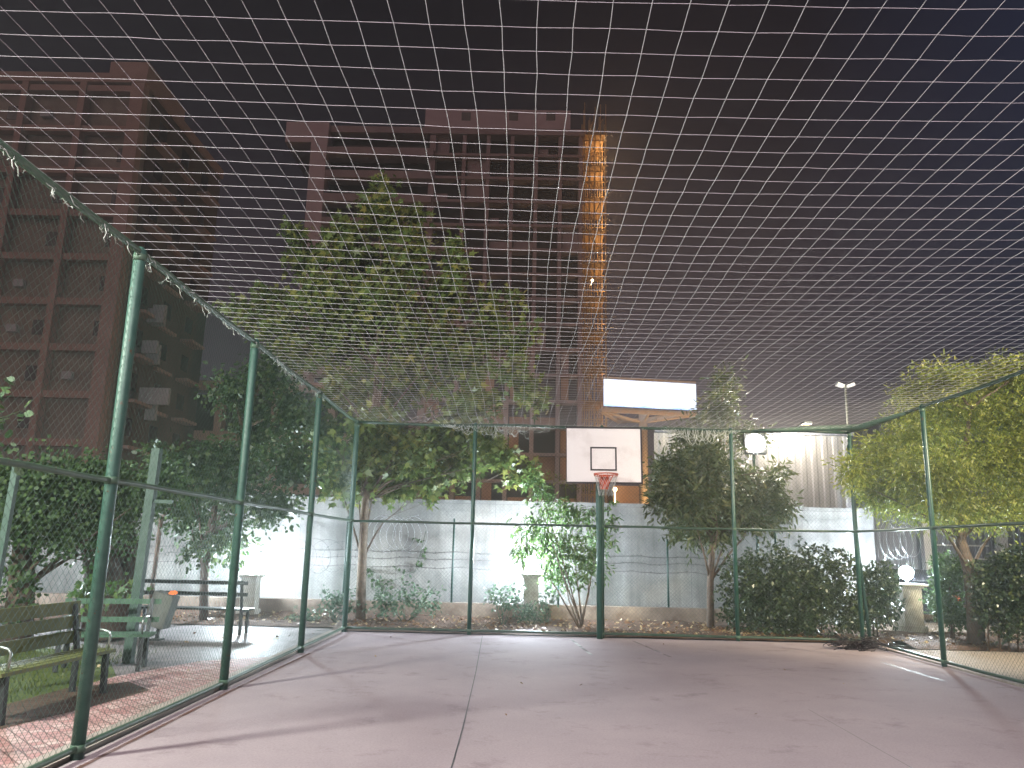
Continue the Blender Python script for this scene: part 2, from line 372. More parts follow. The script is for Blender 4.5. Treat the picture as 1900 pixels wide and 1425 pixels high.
# painted / worn marks on the court
def strip(name, pts, wd, m, z=.004):
    b = MB(); 
    for (x0, y0), (x1, y1) in zip(pts, pts[1:]):
        d = Vector((x1-x0, y1-y0, 0)).normalized(); nrm = Vector((-d.y, d.x, 0))*wd/2
        A = Vector((x0, y0, z)); B = Vector((x1, y1, z)); b.quad(A-nrm, B-nrm, B+nrm, A+nrm)
    return struct(b.build(name, m))
strip('expansion_joint', [(-.44, YF), (-.50, 8), (-.56, 11.5), (-.68, 16.2)], .012, 'black', .003)
strip('expansion_joint', [(3.2, YF), (3.3, 9.4)], .006, 'black', .003)
strip('court_line', [(6.05, 11.7), (6.03, 13.6)], .07, 'line', .004)
strip('court_line', [(1.05, 15.9), (1.25, 13.6)], .06, 'line', .005)
strip('court_line', [(2.25, 15.9), (2.55, 13.6)], .06, 'line_faint', .005)
rnd = random.Random(31)
for x, y, a, n_c in ((4.6, 11.5, 2.2, 16), (-1.6, 13.2, .2, 14)):
    pts = [(x, y)]
    for _ in range(n_c):
        a += rnd.gauss(0, .35); x += math.cos(a)*.14; y += math.sin(a)*.14; pts.append((x, y))
    strip('floor_crack', pts, .006, 'black', .0035)
strip('edge_stain', [(XL+.14, YF), (XL+.16, 6), (XL+.13, 10), (XL+.18, 13)], .045, 'rust_line', .005)

# ---------------------------------------------------------------- cage fences
FEN = 'chain link fences round the court'
def mesh_rect(P0, ux, L, z0, z1, pitch=.078, r=.0014):
    """woven wire diamonds in the vertical rectangle that starts at P0 and runs L metres along ux"""
    b = MB(); H = z1-z0; nrm = Vector((-ux.y, ux.x, 0)).normalized()
    def seg(a, c, off):
        A = P0+ux*a[0]+Vector((0, 0, z0+a[1]))+nrm*off; B = P0+ux*c[0]+Vector((0, 0, z0+c[1]))+nrm*off
        d = (B-A).normalized(); u = nrm*r; v = d.cross(nrm)*r; i = len(b.v)
        for p in (A, B): b.v += [p+u, p-u*.6+v, p-u*.6-v]
        for q in ((0, 1, 4, 3), (1, 2, 5, 4), (2, 0, 3, 5)): b.f.append(tuple(i+k for k in q)); b.sm.append(False)
    n = int((L+H)/pitch)+1
    for k in range(-int(H/pitch)-1, n+1):
        s = k*pitch + U(-.003, .003)
        for sg in (1, -1):
            # line x = s + z (sg=1) or x = s + H - z
            za = max(0, -s); zb = min(H, L-s)
            if zb-za < .03: continue
            if sg == 1: seg((s+za, za), (s+zb, zb), r)
            else: seg((s+za, H-za), (s+zb, H-zb), -r)
    return b
def post(parent, x, y, r=.045, h=HF, m='green_metal'):
    b = MB(); b.tube([(x, y, -.02), (x, y, h*.5), (x, y, h-.02), (x, y, h+.012)], [r, r, r, r*.5], 12)
    o = b.build('post', m, parent)
    for z in (.08, 2.19, h-.09): b = MB(); b.tube([(x, y, z-.03), (x, y, z+.03)], r+.006, 10); b.build('clamp', 'green_rail', o)
    return o
def fence(name_label, P0, ux, stops, rails, wm, pm='green_metal', post_r=.045, skip=(), rm='green_rail'):
    root = thing('chain_link_fence', name_label, 'fence', P0, FEN)
    for k, s_ in enumerate(stops):
        if k in skip: continue
        p = P0+ux*s_; post(root, p.x, p.y, post_r, m=pm)
    L = stops[-1]
    for nm, z, rr in rails:
        b = MB(); N = int(L/.8); path = []
        for k in range(N+1):
            t_ = L*k/N; dz = -.035*math.sin(PI*((t_ % 3.2)/3.2)) if nm == 'top_rail' else U(-.006, .006)
            path.append(P0+ux*t_+Vector((0, 0, z+dz)))
        b.tube(path, rr, 8); b.build(nm, rm, root)
    for a, c in zip(stops, stops[1:]):
        m_ = mesh_rect(P0+ux*a, ux, c-a, .07, HF-.04); m_.build('mesh_panel', wm, root)
    return root
rails = [('top_rail', HF-.02, .030), ('mid_rail', 2.19, .024), ('bottom_rail', .08, .026)]
ys = [-2.9, .3, 3.45, 6.62, 9.75, 13.1, 16.30]
lf = fence('green chain link fence on the left beside the brick path and benches', Vector((XL, YF, 0)), Vector((0, 1, 0)), [y-YF for y in ys], rails, 'wire', post_r=.052)
bf = fence('green chain link fence across the far end behind the hoop', Vector((XL, YB, 0)), Vector((1, 0, 0)), [0, 2.50, 5.16, 7.855, XR-XL], rails, 'wire_back', 'green_shaded', .042, skip=(0, 4), rm='rail_shaded')
ysr = [-2.9, .5, 3.7, 6.9, 10.1, 13.27, 16.30]
rf = fence('green chain link fence on the right under the yellow-green tree', Vector((XR, YF, 0)), Vector((0, 1, 0)), [y-YF for y in ysr], rails, 'wire_back', 'green_shaded', .042, rm='rail_shaded')
# second tube beside the right back corner post
b = MB(); b.tube([(XR+.16, YB+.03, 0), (XR+.02, YB+.03, 2.1), (XR-.02, YB+.02, HF-.3)], .035, 8); b.build('brace', 'darkpost', rf)
# near end of the cage, behind the camera
fence('green chain link fence closing the near end of the court', Vector((XL, YF-.001, 0)), Vector((1, 0, 0)), [0, 2.6, 5.2, 7.8, XR-XL], rails, 'wire_back', skip=(0, 4))

# wire ties and loose net fringe on the left top rail
b = MB()
for k in range(150):
    y = 2.5+random.random()**1.2*11; z = HF-.03-.03*math.sin(PI*((y-YF) % 3.2)/3.2)
    a = Vector((XL+U(-.02, .03), y, z)); pts = [a]
    for j in range(4): a = a+Vector((U(-.02, .03), U(-.05, .05), U(-.05, .015))); pts.append(a)
    b.tube(pts, .0035, 3)
b.build('net_fringe', 'oldnet', lf)['kind'] = 'stuff'

# ---------------------------------------------------------------- overhead net
nx = round((XR-XL)/.175); ny = round((YB-YF)/.19)
ph = [(U(.2, 1.0), U(.2, 1.0), U(0, 6.3), U(.004, .02)) for _ in range(14)]
def edge(t): return math.sin(PI*min(1, max(0, t)))
G = []
for j in range(ny+1):
    row = []
    for i in range(nx+1):
        u = i/nx; v = j/ny
        x = XL+(XR-XL)*u; y = YF+(YB-YF)*v
        dx = sum(a*math.sin(kx*x*1.3+ky*y*1.7+p) for kx, ky, p, a in ph)*.45
        dy = sum(a*math.cos(kx*x*1.1+ky*y*.9+p*2) for kx, ky, p, a in ph)*.35
        dz = sum(a*math.sin(kx*x+ky*y+p*3) for kx, ky, p, a in ph)*.35
        m_ = min(1, 8*min(u, 1-u))*min(1, 10*min(v, 1-v)+.15)
        z = HF-.01 - .11*edge(u)*edge(v)**.5 + dz*m_
        m_ *= .35+.65*v
        row.append(Vector((x+dx*m_+U(-.007, .007)*m_, y+dy*m_+U(-.006, .006)*m_, z+U(-.004, .004)*m_)))
    G.append(row)
b = MB()
for j in range(ny+1): b.tube(G[j], .0015, 4, cap=False)
for i in range(nx+1): b.tube([G[j][i] for j in range(ny+1)], .0020, 4, cap=False)
for j in range(ny+1):                    # knots
    for i in range(nx+1):
        p = G[j][i]; r = .0042; k = len(b.v)
        b.v += [p+Vector((r, 0, 0)), p+Vector((0, r, 0)), p-Vector((r, 0, 0)), p-Vector((0, r, 0)), p+Vector((0, 0, r)), p-Vector((0, 0, r))]
        for q in ((0, 1, 4), (1, 2, 4), (2, 3, 4), (3, 0, 4), (1, 0, 5), (2, 1, 5), (3, 2, 5), (0, 3, 5)): b.f.append(tuple(k+z for z in q)); b.sm.append(True)
net = tag(b.build('overhead_net', 'string'), 'white string net of square cells stretched over the whole court', 'net')
def loose(x0, x1, drop, n):
    b = MB()
    for k in range(n):
        t = U(0, 1); x = x0+(x1-x0)*t; h = drop*math.sin(PI*min(.98, max(.05, t+U(-.1, .1))))*U(.3, 1)
        wd = U(.05, .17); pts = []
        for j in range(9):
            s_ = j/8; pts.append(Vector((x+wd*(s_-.5)*2+U(-.012, .012), YB-.02+U(-.05, .03), HF-.05-h*(1-(2*s_-1)**2)**.6+U(-.015, .015))))
        b.tube(pts, .003, 3)
    return b
loose(-1.6, .75, .30, 70).build('loose_net_fold', 'oldnet', bf)
loose(3.0, 4.5, .34, 60).build('loose_net_fold', 'oldnet', bf)
loose(.9, 2.6, .07, 30).build('loose_net_fold', 'oldnet', bf)
# sagging tarp-like net roll near the right back corner
b = MB(); b.tube([(4.9, YB-.05, HF-.04), (5.6, YB-.15, HF-.02), (6.3, YB-.3, HF-.0), (6.82, YB-.6, HF-.02), (6.86, YB-2.5, HF-.05)], [.02, .05, .06, .07, .03], 8); b.build('net_roll', 'green_rail', rf)

# ---------------------------------------------------------------- basketball hoop
HX = at(1113, 1000, 16.1).x
YP, YBD = 16.12, 15.55
hoop = thing('basketball_hoop', 'basketball hoop with white board on a green pole at the far end', 'basketball hoop', (HX, YP, 0))
b = MB(); b.tube([(HX, YP, -.02), (HX-.005, YP, 1.6), (HX-.02, YP, 3.2), (HX-.02, YP, 3.4)], .062, 12); b.build('pole', 'green_shaded', hoop)
bl, br_ = at(1051, 893, YBD), at(1188, 797, YBD)
x0, x1, z0, z1 = bl.x, br_.x, bl.z, br_.z
mz = (z0+z1)/2; tilt = R(-.6)
RT = Matrix.Rotation(tilt, 3, 'Y')
b = MB(); b.box(x0, x1, YBD-.012, YBD+.012, z0, z1, RT); bd = b.build('backboard', 'white', hoop)
pv = ((x0+x1)/2, YBD, mz)
b = MB(); e_ = .032
b.box(x0-.012, x1+.012, YBD-.02, YBD+.03, z1, z1+e_, RT, pv); b.box(x0-.012, x1+.012, YBD-.02, YBD+.03, z0-e_, z0, RT, pv)
b.box(x0-.012, x0, YBD-.02, YBD+.03, z0, z1, RT, pv); b.box(x1, x1+e_, YBD-.02, YBD+.03, z0-e_, z1+e_, RT, pv); b.build('board_frame', 'black', hoop)
q0, q1 = at(1095, 873, YBD), at(1144, 830, YBD); t_ = .032
b = MB()
b.box(q0.x, q1.x, YBD-.016, YBD-.0125, q1.z-t_, q1.z, RT, pv); b.box(q0.x, q1.x, YBD-.016, YBD-.0125, q0.z-.0, q0.z+t_, RT, pv)
b.box(q0.x, q0.x+t_, YBD-.016, YBD-.0125, q0.z+t_, q1.z-t_, RT, pv); b.box(q1.x-t_, q1.x, YBD-.016, YBD-.0125, q0.z+t_, q1.z-t_, RT, pv)
b.build('target_square', 'black', hoop)
rc = at(1124, 880, YBD-.3); RC = Vector((rc.x, YBD-.34, rc.z)); rr = .23
b = MB(); b.tube([RC+Vector((math.cos(a)*rr, math.sin(a)*rr, 0)) for a in [2*PI*k/32 for k in range(33)]], .012, 8, cap=False)
b.tube([RC+Vector((math.cos(a)*rr, math.sin(a)*rr, -.035)) for a in [2*PI*k/32 for k in range(33)]], .006, 6, cap=False)
for k in range(12):
    a = 2*PI*k/12; p = RC+Vector((math.cos(a)*rr, math.sin(a)*rr, 0)); b.tube([p, p+Vector((0, 0, -.035))], .004, 4)
rim = b.build('rim', 'rim', hoop)
b = MB(); b.box(RC.x-.10, RC.x+.10, RC.y+rr, YBD-.02, RC.z-.03, RC.z-.005)
b.poly([Vector((RC.x-.10, YBD-.022, RC.z-.02)), Vector((RC.x+.10, YBD-.022, RC.z-.02)), Vector((RC.x+.085, YBD-.022, RC.z-.27)), Vector((RC.x-.085, YBD-.022, RC.z-.27))])
for sx_ in (-1, 1):
    b.tube([(RC.x+sx_*.15, RC.y+.17, RC.z-.01), (RC.x+sx_*.05, YBD-.03, RC.z-.24)], .010, 6)
b.build('rim_bracket', 'rim', hoop)
b = MB()
for k in range(12):                      # string basket
    for sg in (1, -1):
        pts = []
        for j in range(9):
            t_ = j/8; a = 2*PI*(k+sg*t_*2)/12; r_ = rr*(1-.42*t_**.7); pts.append(RC+Vector((math.cos(a)*r_, math.sin(a)*r_+.02*t_, -.02-.40*t_)))
        b.tube(pts, .0028, 4)
b.build('hoop_net', 'oldnet', hoop)
b = MB()
for zz in (3.2, 3.75): b.beam((HX-.02, YP-.05, min(zz, 3.3)), ((x0+x1)/2, YBD+.02, zz), .05)
b.box((x0+x1)/2-.3, (x0+x1)/2+.3, YBD+.03, YBD+.07, mz-.35, mz-.3); b.box((x0+x1)/2-.3, (x0+x1)/2+.3, YBD+.03, YBD+.07, mz+.2, mz+.25)
b.build('support_arm', 'darkpost', hoop)

# ---------------------------------------------------------------- concrete wall, planter wall, garden fence
YW = 20.0
wx0, wx1 = at(235, 1000, YW).x, at(1622, 1000, YW).x; wt = 2.88
b = MB(); b.box(wx0, wx1, YW, YW+.3, -.05, wt-.28)
w_ = thing('concrete_wall', 'long stained cast concrete wall behind the planting bed', 'wall', (wx0, YW, 0))
b.build('wall_face', 'concrete', w_)
b = MB(); b.box(wx0, wx1, YW-.05, YW+.35, wt-.28, wt); b.build('coping', 'concrete', w_)
b = MB(); b.box(-40, wx0, YW-.003, YW+.3, -.05, 1.9); tag(b.build('concrete_wall', 'concrete'), 'lower concrete wall at the far left behind the ivy', 'wall')
PY = 18.9
b = MB(); b.box(-13, 4.95, PY, PY+.28, -.05, .43); tag(b.build('planter_wall', 'planter'), 'low brown concrete kerb wall at the back of the soil bed', 'low wall')
GF = thing('garden_fence', 'thin dark fence with barbed wire on the low wall before the concrete wall', 'fence', (-3, PY+.14, .43))
gx = []
for px, top in ((-60, 960), (285, 960), (366*.0+637, 958), (838, 962), (1036, 1040), (1240, 1000), (1443, 965)):
    p = at(px, 1100, PY+.14); tz = at(px, top, PY+.14).z; gx.append(p.x)
    b = MB(); b.tube([(p.x, PY+.14, .40), (p.x, PY+.14, tz)], .024, 8); b.build('post', 'darkpost', GF)
gx0, gx1 = gx[0], gx[-1]
for zz in (1.58, 1.42, 1.22):
    b = MB(); N = 90; path = [Vector((gx0+(gx1-gx0)*k/N, PY+.12, zz+U(-.012, .012)-.02*math.sin(k))) for k in range(N+1)]
    b.tube(path, .0055, 4)
    for p in path[::1]:
        b.tube([p+Vector((-.02, .02, .03)), p+Vector((.02, -.02, -.03))], .003, 3); b.tube([p+Vector((.02, -.02, .03)), p+Vector((-.02, .02, -.03))], .003, 3)
    b.build('barbed_wire', 'barbdark', GF)
mesh_rect(Vector((gx0, PY+.15, 0)), Vector((1, 0, 0)), gx1-gx0, .45, 1.15, .08, .0016).build('mesh_panel', 'wire_back', GF)
def coil(x0, x1, y, z, r, turns, m='barb', seed=1, wr=.0035, barbs=True):
    rnd = random.Random(seed); b = MB(); N = turns*26; pts = []
    for k in range(N+1):
        a = 2*PI*k/26; f_ = k/N
        pts.append(Vector((x0+(x1-x0)*f_+.85*r*math.sin(a), y+r*.45*math.sin(a+.3), z+r*math.cos(a)*(1+.08*math.sin(a*.21)))))
    b.tube(pts, wr, 4)
    for p in (pts[::2] if barbs else []): b.box(p.x-.014, p.x+.014, p.y-.002, p.y+.002, p.z-.005, p.z+.005, Matrix.Rotation(rnd.uniform(0, 3), 3, 'Y'))
    return b
c0 = at(745, 1010, 19.2)
tag(coil(c0.x-.6, c0.x+.35, 19.3, c0.z+.25, .42, 6, 'barb', 3).build('razor_wire_coil', 'barb'), 'loose shiny razor wire coil against the concrete wall by the trunk', 'razor wire', 'razor wire coils')
c1 = at(1675, 1005, 18.4)
tag(coil(c1.x-.2, c1.x+.45, 18.8, c1.z+.05, .42, 4, 'barb', 5, .003, False).build('razor_wire_coil', 'barb'), 'razor wire coil above the right pedestal lamp', 'razor wire', 'razor wire coils')
c2 = at(620, 1040, 19.3)
tag(coil(c2.x-.9, c2.x+.5, 19.35, c2.z+.1, .38, 4, 'barbdark', 9, .004).build('razor_wire_coil', 'barbdark'), 'thin dark wire coil against the wall near the left corner post', 'razor wire', 'razor wire coils')

# ---------------------------------------------------------------- pedestal lamps
GROUPL = 'globe lamps on concrete pedestals'
def pedestal(x, y, h, label, wd=.34):
    t = thing('pedestal_lamp', label, 'lamp', (x, y, 0), GROUPL)
    b = MB(); b.box(x-wd/2, x+wd/2, y-wd/2, y+wd/2, -.05, h-.09)
    b.box(x-wd*.62, x+wd*.62, y-wd*.62, y+wd*.62, -.05, .22); b.build('pillar', 'pillar', t)
    b = MB(); b.box(x-wd*.60, x+wd*.60, y-wd*.60, y+wd*.60, h-.09, h-.045); b.box(x-wd*.75, x+wd*.75, y-wd*.75, y+wd*.75, h-.045, h); b.build('cap', 'pillar', t)
    b = MB(); b.tube([(x, y, h), (x, y, h+.10)], .035, 10); b.build('lamp_holder', 'black', t)
    b = MB(); b.sphere((x, y, h+.24), .15, 14, 8); b.build('globe', 'globe', t)
    return t
for px, ptop, Y, lab in ((467, 1065, 18.45, 'blazing white globe lamp on a pedestal behind the dark bench'),
                         (986, 1064, 18.45, 'blazing white globe lamp on a pedestal left of the willowy shrub'),
                         (1683, 1083, 18.3, 'white globe lamp on a pedestal under razor wire at the right')):
    p = at(px, ptop, Y); pedestal(p.x, Y, p.z, lab, .34 if px != 1683 else .42)
p = at(2, 1010, 15.2); pedestal(p.x-.35, 15.2, 1.35, 'white globe lamp glaring through the ivy at the left edge')

# ---------------------------------------------------------------- floodlight mast and other lamps
fp = at(1402, 822, 18.7)
t = thing('floodlight', 'dazzling round floodlight on a mast at the right of the dark round tree', 'lamp', (fp.x, fp.y, 0))
b = MB(); b.tube([(fp.x, fp.y+.2, 0), (fp.x, fp.y+.2, fp.z+.1)], .035, 8); b.build('mast', 'darkpost', t)
rf_ = Matrix.Rotation(R(-14), 3, 'X')
b = MB(); b.box(fp.x-.25, fp.x+.25, fp.y+.01, fp.y+.14, fp.z-.25, fp.z+.25, rf_, fp); b.build('housing', 'iron', t)
b = MB(); b.poly([fp+rf_ @ Vector((math.cos(a)*.22, -.012, math.sin(a)*.22)) for a in [-2*PI*k/28 for k in range(28)]]); b.build('lens', 'flood', t)
hp_ = at(1476, 800, 22.0)
t = thing('wall_lamp', 'warm wall lamp on the metal hall hidden behind twigs', 'lamp', (hp_.x, 22.0, hp_.z))
b = MB(); b.beam((hp_.x, 22.15, hp_.z+.1), (hp_.x, 21.2, hp_.z+.12), .04); b.box(hp_.x-.12, hp_.x+.12, 21.0, 21.25, hp_.z+.06, hp_.z+.12); b.build('bracket', 'iron', t)
b = MB(); b.quad((hp_.x-.1, 21.02, hp_.z+.055), (hp_.x-.1, 21.23, hp_.z+.055), (hp_.x+.1, 21.23, hp_.z+.055), (hp_.x+.1, 21.02, hp_.z+.055)); b.build('lens', 'bulb', t)
light('wall_lamp_light', 'POINT', (hp_.x, 21.12, hp_.z-.06), 420, (1, .88, .66), .08)

# mast with two unlit heads at the right
mp_ = at(1568, 715, 21.5)
t = thing('light_mast', 'tall thin mast with two unlit lamp heads above the right corner', 'light mast', (mp_.x, 21.5, 0))
b = MB(); b.tube([(mp_.x, 21.5, 0), (mp_.x, 21.5, mp_.z)], [.05, .03], 8); b.build('pole', 'bin', t)
for s_ in (-1, 1):
    b = MB(); b.box(mp_.x+s_*.05, mp_.x+s_*.24, 21.4, 21.58, mp_.z-.04, mp_.z+.04, Matrix.Rotation(-s_*.35, 3, 'Y')); b.beam((mp_.x, 21.5, mp_.z-.05), (mp_.x+s_*.12, 21.5, mp_.z), .03); b.build('lamp_head', 'ac', t)

# street lamps behind the camera that light the court and the tree on the right
def street_lamp(x, y, h, label, power, colour, aim, spread=150, arm=(0, 1)):
    t = thing('street_lamp', label, 'street lamp', (x, y, 0), 'street lamps round the near end of the court')
    b = MB(); b.tube([(x, y, 0), (x, y, h*.6), (x, y, h)], [.09, .07, .05], 10); b.tube([(x, y, h), (x+arm[0]*.7, y+arm[1]*.7, h+.15)], .03, 8); b.build('pole', 'bin', t)
    hx, hy = x+arm[0]*.9, y+arm[1]*.9
    b = MB(); b.box(hx-.22, hx+.22, hy-.22, hy+.22, h+.16, h+.26); b.build('lamp_head', 'iron', t)
    b = MB(); b.quad((hx-.18, hy-.18, h+.155), (hx-.18, hy+.18, h+.155), (hx+.18, hy+.18, h+.155), (hx+.18, hy-.18, h+.155)); b.build('lens', 'bulb', t)
    light('street_lamp_light', 'SPOT', (hx, hy, h+.08), power, colour, .55, aim=aim, spot_size=R(spread), spot_blend=.6)
street_lamp(-1.5, -5.5, 11, 'tall street lamp behind the near end of the court', 9800, (1, .86, .88), (1, 11, 0), 125, (0, 1))
street_lamp(15.5, 3.5, 8.0, 'tall street lamp on the right side path', 27000, (1, .88, .60), (10.5, 16, 4.2), 60, (-.4, .9))
street_lamp(14.5, 10, 9, 'orange sodium street lamp on the right side path', 5500, (1, .66, .25), (-1.5, 18, 8.6), 36, (-.9, .2))
street_lamp(-9.5, 2.0, 6.5, 'street lamp on the lawn at the left', 8500, (.92, 1.0, .86), (-4.5, 9, 0), 130, (.9, .4))

# ---------------------------------------------------------------- foliage
def leaf_plane(rnd, c, nrm, up_, s_, kind):
    n_ = nrm.normalized(); u = up_ - n_*up_.dot(n_)
    if u.length < .05: u = n_.orthogonal()
    u.normalize(); v = n_.cross(u)
    if kind == 'plane':
        P = ((0, -.1), (.12, .0), (.42, -.02), (.24, .2), (.6, .55), (.17, .46), (0, 1.05), (-.17, .46), (-.6, .55), (-.24, .2), (-.42, -.02), (-.12, .0))
    elif kind == 'lance':
        P = ((0, 0), (.13, .3), (.11, .65), (0, 1.0), (-.11, .65), (-.13, .3))
    elif kind == 'oval':
        P = ((0, 0), (.28, .3), (.24, .7), (0, 1.0), (-.24, .7), (-.28, .3))
    else:
        P = ((0, 0), (.42, .2), (.38, .6), (0, 1.0), (-.38, .6), (-.42, .2))
    cu = rnd.uniform(-.25, .25)
    return [c + (v*x + u*y + n_*(cu*(x*x*1.2+(y-.3)**2*.6)))*s_ for x, y in P]
def foliage(blobs, n, size, kind, seed, per=9, spread=None, shell=.55, droop=.3, jit=.15):
    """blobs: (centre, rx, ry, rz, weight); leaves grow in sprigs of `per` round twig tips"""
    rnd = random.Random(seed); b = MB()
    W_ = [bl_[4]*(bl_[1]*bl_[2]*bl_[3])**(2/3) for bl_ in blobs]; tot = sum(W_)
    for (c, rx, ry, rz, _), w_i in zip(blobs, W_):
        k = max(1, int(n*w_i/tot/per))
        for _ in range(k):
            d = Vector((rnd.gauss(0, 1), rnd.gauss(0, 1), rnd.gauss(0, 1))).normalized()
            rad = (shell+(1-shell)*rnd.random())*(1.0+jit*rnd.gauss(0, 1))
            if rnd.random() < .25: rad *= rnd.random()
            tip = c+Vector((d.x*rx, d.y*ry, d.z*rz))*rad
            sp_ = (spread or size*1.6)*rnd.uniform(.6, 1.3)
            ax = (d+Vector((0, 0, -droop))+Vector((rnd.gauss(0, .4), rnd.gauss(0, .4), rnd.gauss(0, .3)))).normalized()
            for j in range(per):
                p = tip + ax*sp_*rnd.uniform(-1, .8) + Vector((rnd.gauss(0, .35), rnd.gauss(0, .35), rnd.gauss(0, .35)))*sp_
                nr = Vector((rnd.gauss(0, .6), rnd.gauss(0, .6)-.25, rnd.gauss(.5, .5)))
                if nr.length < .1: nr = Vector((0, 0, 1))
                dr = (p-tip)*.8/sp_ + ax*.6 + Vector((rnd.gauss(0, .5), rnd.gauss(0, .5), rnd.gauss(-droop, .4)))
                b.poly(leaf_plane(rnd, p, nr, dr, size*rnd.uniform(.55, 1.2), kind)); b.sm[-1] = True
    return b
def pb(lst, Y, dy=.0, ry=None):          # blobs from outlines read off the photo: px, py, radius px (x, z), own depth
    out = []
    rnd = random.Random(len(lst))
    for q in lst:
        px, py, rx = q[0], q[1], q[2]; rz = q[3] if len(q) > 3 else rx; y = q[4] if len(q) > 4 else Y+rnd.uniform(-dy, dy)
        s_ = mpp(y); out.append((at(px, py, y), rx*s_, (ry or rx)*s_ if ry is None else ry, rz*s_, 1.0))
    return out
def limbs(trunk, trunk_r, targets, seed, r0=.06, stem=False):
    """tapered trunk along `trunk` and one bent limb to each target from the trunk's upper part"""
    rnd = random.Random(seed); b = MB()
    if stem: b.tube(trunk, trunk_r, 10); return b
    top = len(trunk)
    for tg in targets:
        cand = [p for p in trunk[1:] if p.z < tg.z-.2] or [trunk[max(1, top//2)]]
        s = max(cand, key=lambda p: p.z-.35*(Vector((p.x, p.y, 0))-Vector((tg.x, tg.y, 0))).length) if len(cand) > 1 else cand[0]
        s = rnd.choice(cand[-3:]) if rnd.random() < .6 else s
        tg = s.lerp(tg, .8); L = (tg-s).length; mid = s.lerp(tg, .5)+Vector((rnd.uniform(-.1, .1)*L, rnd.uniform(-.1, .1)*L, rnd.uniform(0, .12)*L))
        q1 = s.lerp(mid, .5)+Vector((0, 0, .03*L)); q2 = mid.lerp(tg, .5)
        b.tube([s, q1, mid, q2, tg], [r0, r0*.75, r0*.5, r0*.3, r0*.12], 5)
        for _ in range(2):
            e = tg+Vector((rnd.gauss(0, .35), rnd.gauss(0, .35), rnd.gauss(.05, .3)))*L*.35
            b.tube([mid.lerp(tg, rnd.random()), e], [r0*.25, r0*.06], 4)
    return b
def tree(name, label, base, trunk, tr, blobs, n, size, kind, leaf, bark, seed, group=None, **kw):
    t = thing(name, label, 'tree', base, group)
    lim_r = kw.pop('lim_r', .05)
    limbs([Vector(p) for p in trunk], tr, [], seed, lim_r, True).build('trunk', bark, t)
    lb = limbs([Vector(p) for p in trunk], tr, [bl_[0] for bl_ in blobs if bl_[0].z > 3.2 or name != 'plane_tree'], seed, lim_r).build('limbs', 'barkdark', t)
    foliage(blobs, n, size, kind, seed, **kw).build('crown', leaf, t)
    return t

# big plane tree behind the left back corner
TY = 17.9
tb = gp(668, 1155); base = Vector((at(668, 1150, TY).x, TY, .05))
trk = [base, at(672, 1040, TY), at(678, 930, TY), at(690, 820, TY+.1), at(700, 680, TY+.3), at(705, 540, TY+.4), at(712, 400, TY+.4), at(716, 345, TY+.4)]
bl = pb([(712, 345, 18, 30), (700, 385, 34, 34), (722, 420, 34, 40), (640, 430, 34, 30), (648, 470, 60, 34), (765, 405, 22, 40), (770, 470, 34, 50), (545, 440, 18, 34), (565, 485, 34, 40), (847, 452, 16, 28), (842, 500, 26, 34),
         (820, 555, 44, 44), (700, 500, 70, 44), (700, 560, 80, 50), (600, 545, 56, 44), (505, 560, 44, 30), (450, 580, 26, 24), (520, 600, 50, 34), (770, 620, 66, 50), (905, 560, 16, 28), (912, 610, 30, 40), (953, 555, 13, 28), (640, 620, 80, 50),
         (860, 665, 56, 50), (560, 650, 60, 40), (960, 640, 24, 30), (988, 612, 10, 16), (975, 725, 24, 30), (950, 690, 28, 26), (740, 700, 90, 50), (640, 720, 60, 40), (880, 740, 50, 30), (1000, 745, 16, 14),
         (700, 790, 56, 30), (840, 790, 46, 30), (905, 815, 30, 24), (930, 850, 34, 14), (760, 840, 44, 44), (690, 870, 56, 32), (640, 900, 50, 24), (800, 890, 24, 50), (855, 860, 34, 44), (975, 885, 40, 12), (735, 905, 26, 22), (600, 800, 36, 34), (820, 830, 50, 40), (700, 820, 60, 40), (620, 850, 40, 34), (670, 895, 40, 24), (760, 895, 34, 24)], TY+.1, dy=.9)
tree('plane_tree', 'tall plane tree with broad lobed leaves rising behind the back left corner', base, trk, [.12, .10, .09, .08, .07, .05, .03, .012], bl, 27000, .185, 'plane', 'plane_leaf', 'bark', 11, per=8, spread=.26, shell=.35, droop=.35, lim_r=.028, jit=.07)
# dark tree left of it, overhanging the bench
DY = 17.3
base = Vector((at(380, 1130, DY).x, DY, 0))
bl = pb([(430, 725, 45, 40), (500, 700, 55, 45), (540, 770, 55, 50), (480, 810, 65, 55), (420, 860, 60, 50), (540, 860, 55, 45), (360, 880, 60, 50), (440, 930, 70, 45), (350, 950, 60, 45), (500, 950, 45, 22), (400, 1010, 60, 35), (310, 870, 50, 50), (520, 930, 50, 12)], DY, dy=.8)
tree('dark_leafy_tree', 'dim leafy tree hanging over the dark bench left of the plane tree', base, [base, at(380, 1060, DY), at(385, 1000, DY), at(410, 900, DY), at(450, 800, DY), at(480, 720, DY)], [.10, .09, .08, .06, .04, .02], bl, 15500, .12, 'oval', 'dark_leaf', 'barkdark', 12, per=9, spread=.25)
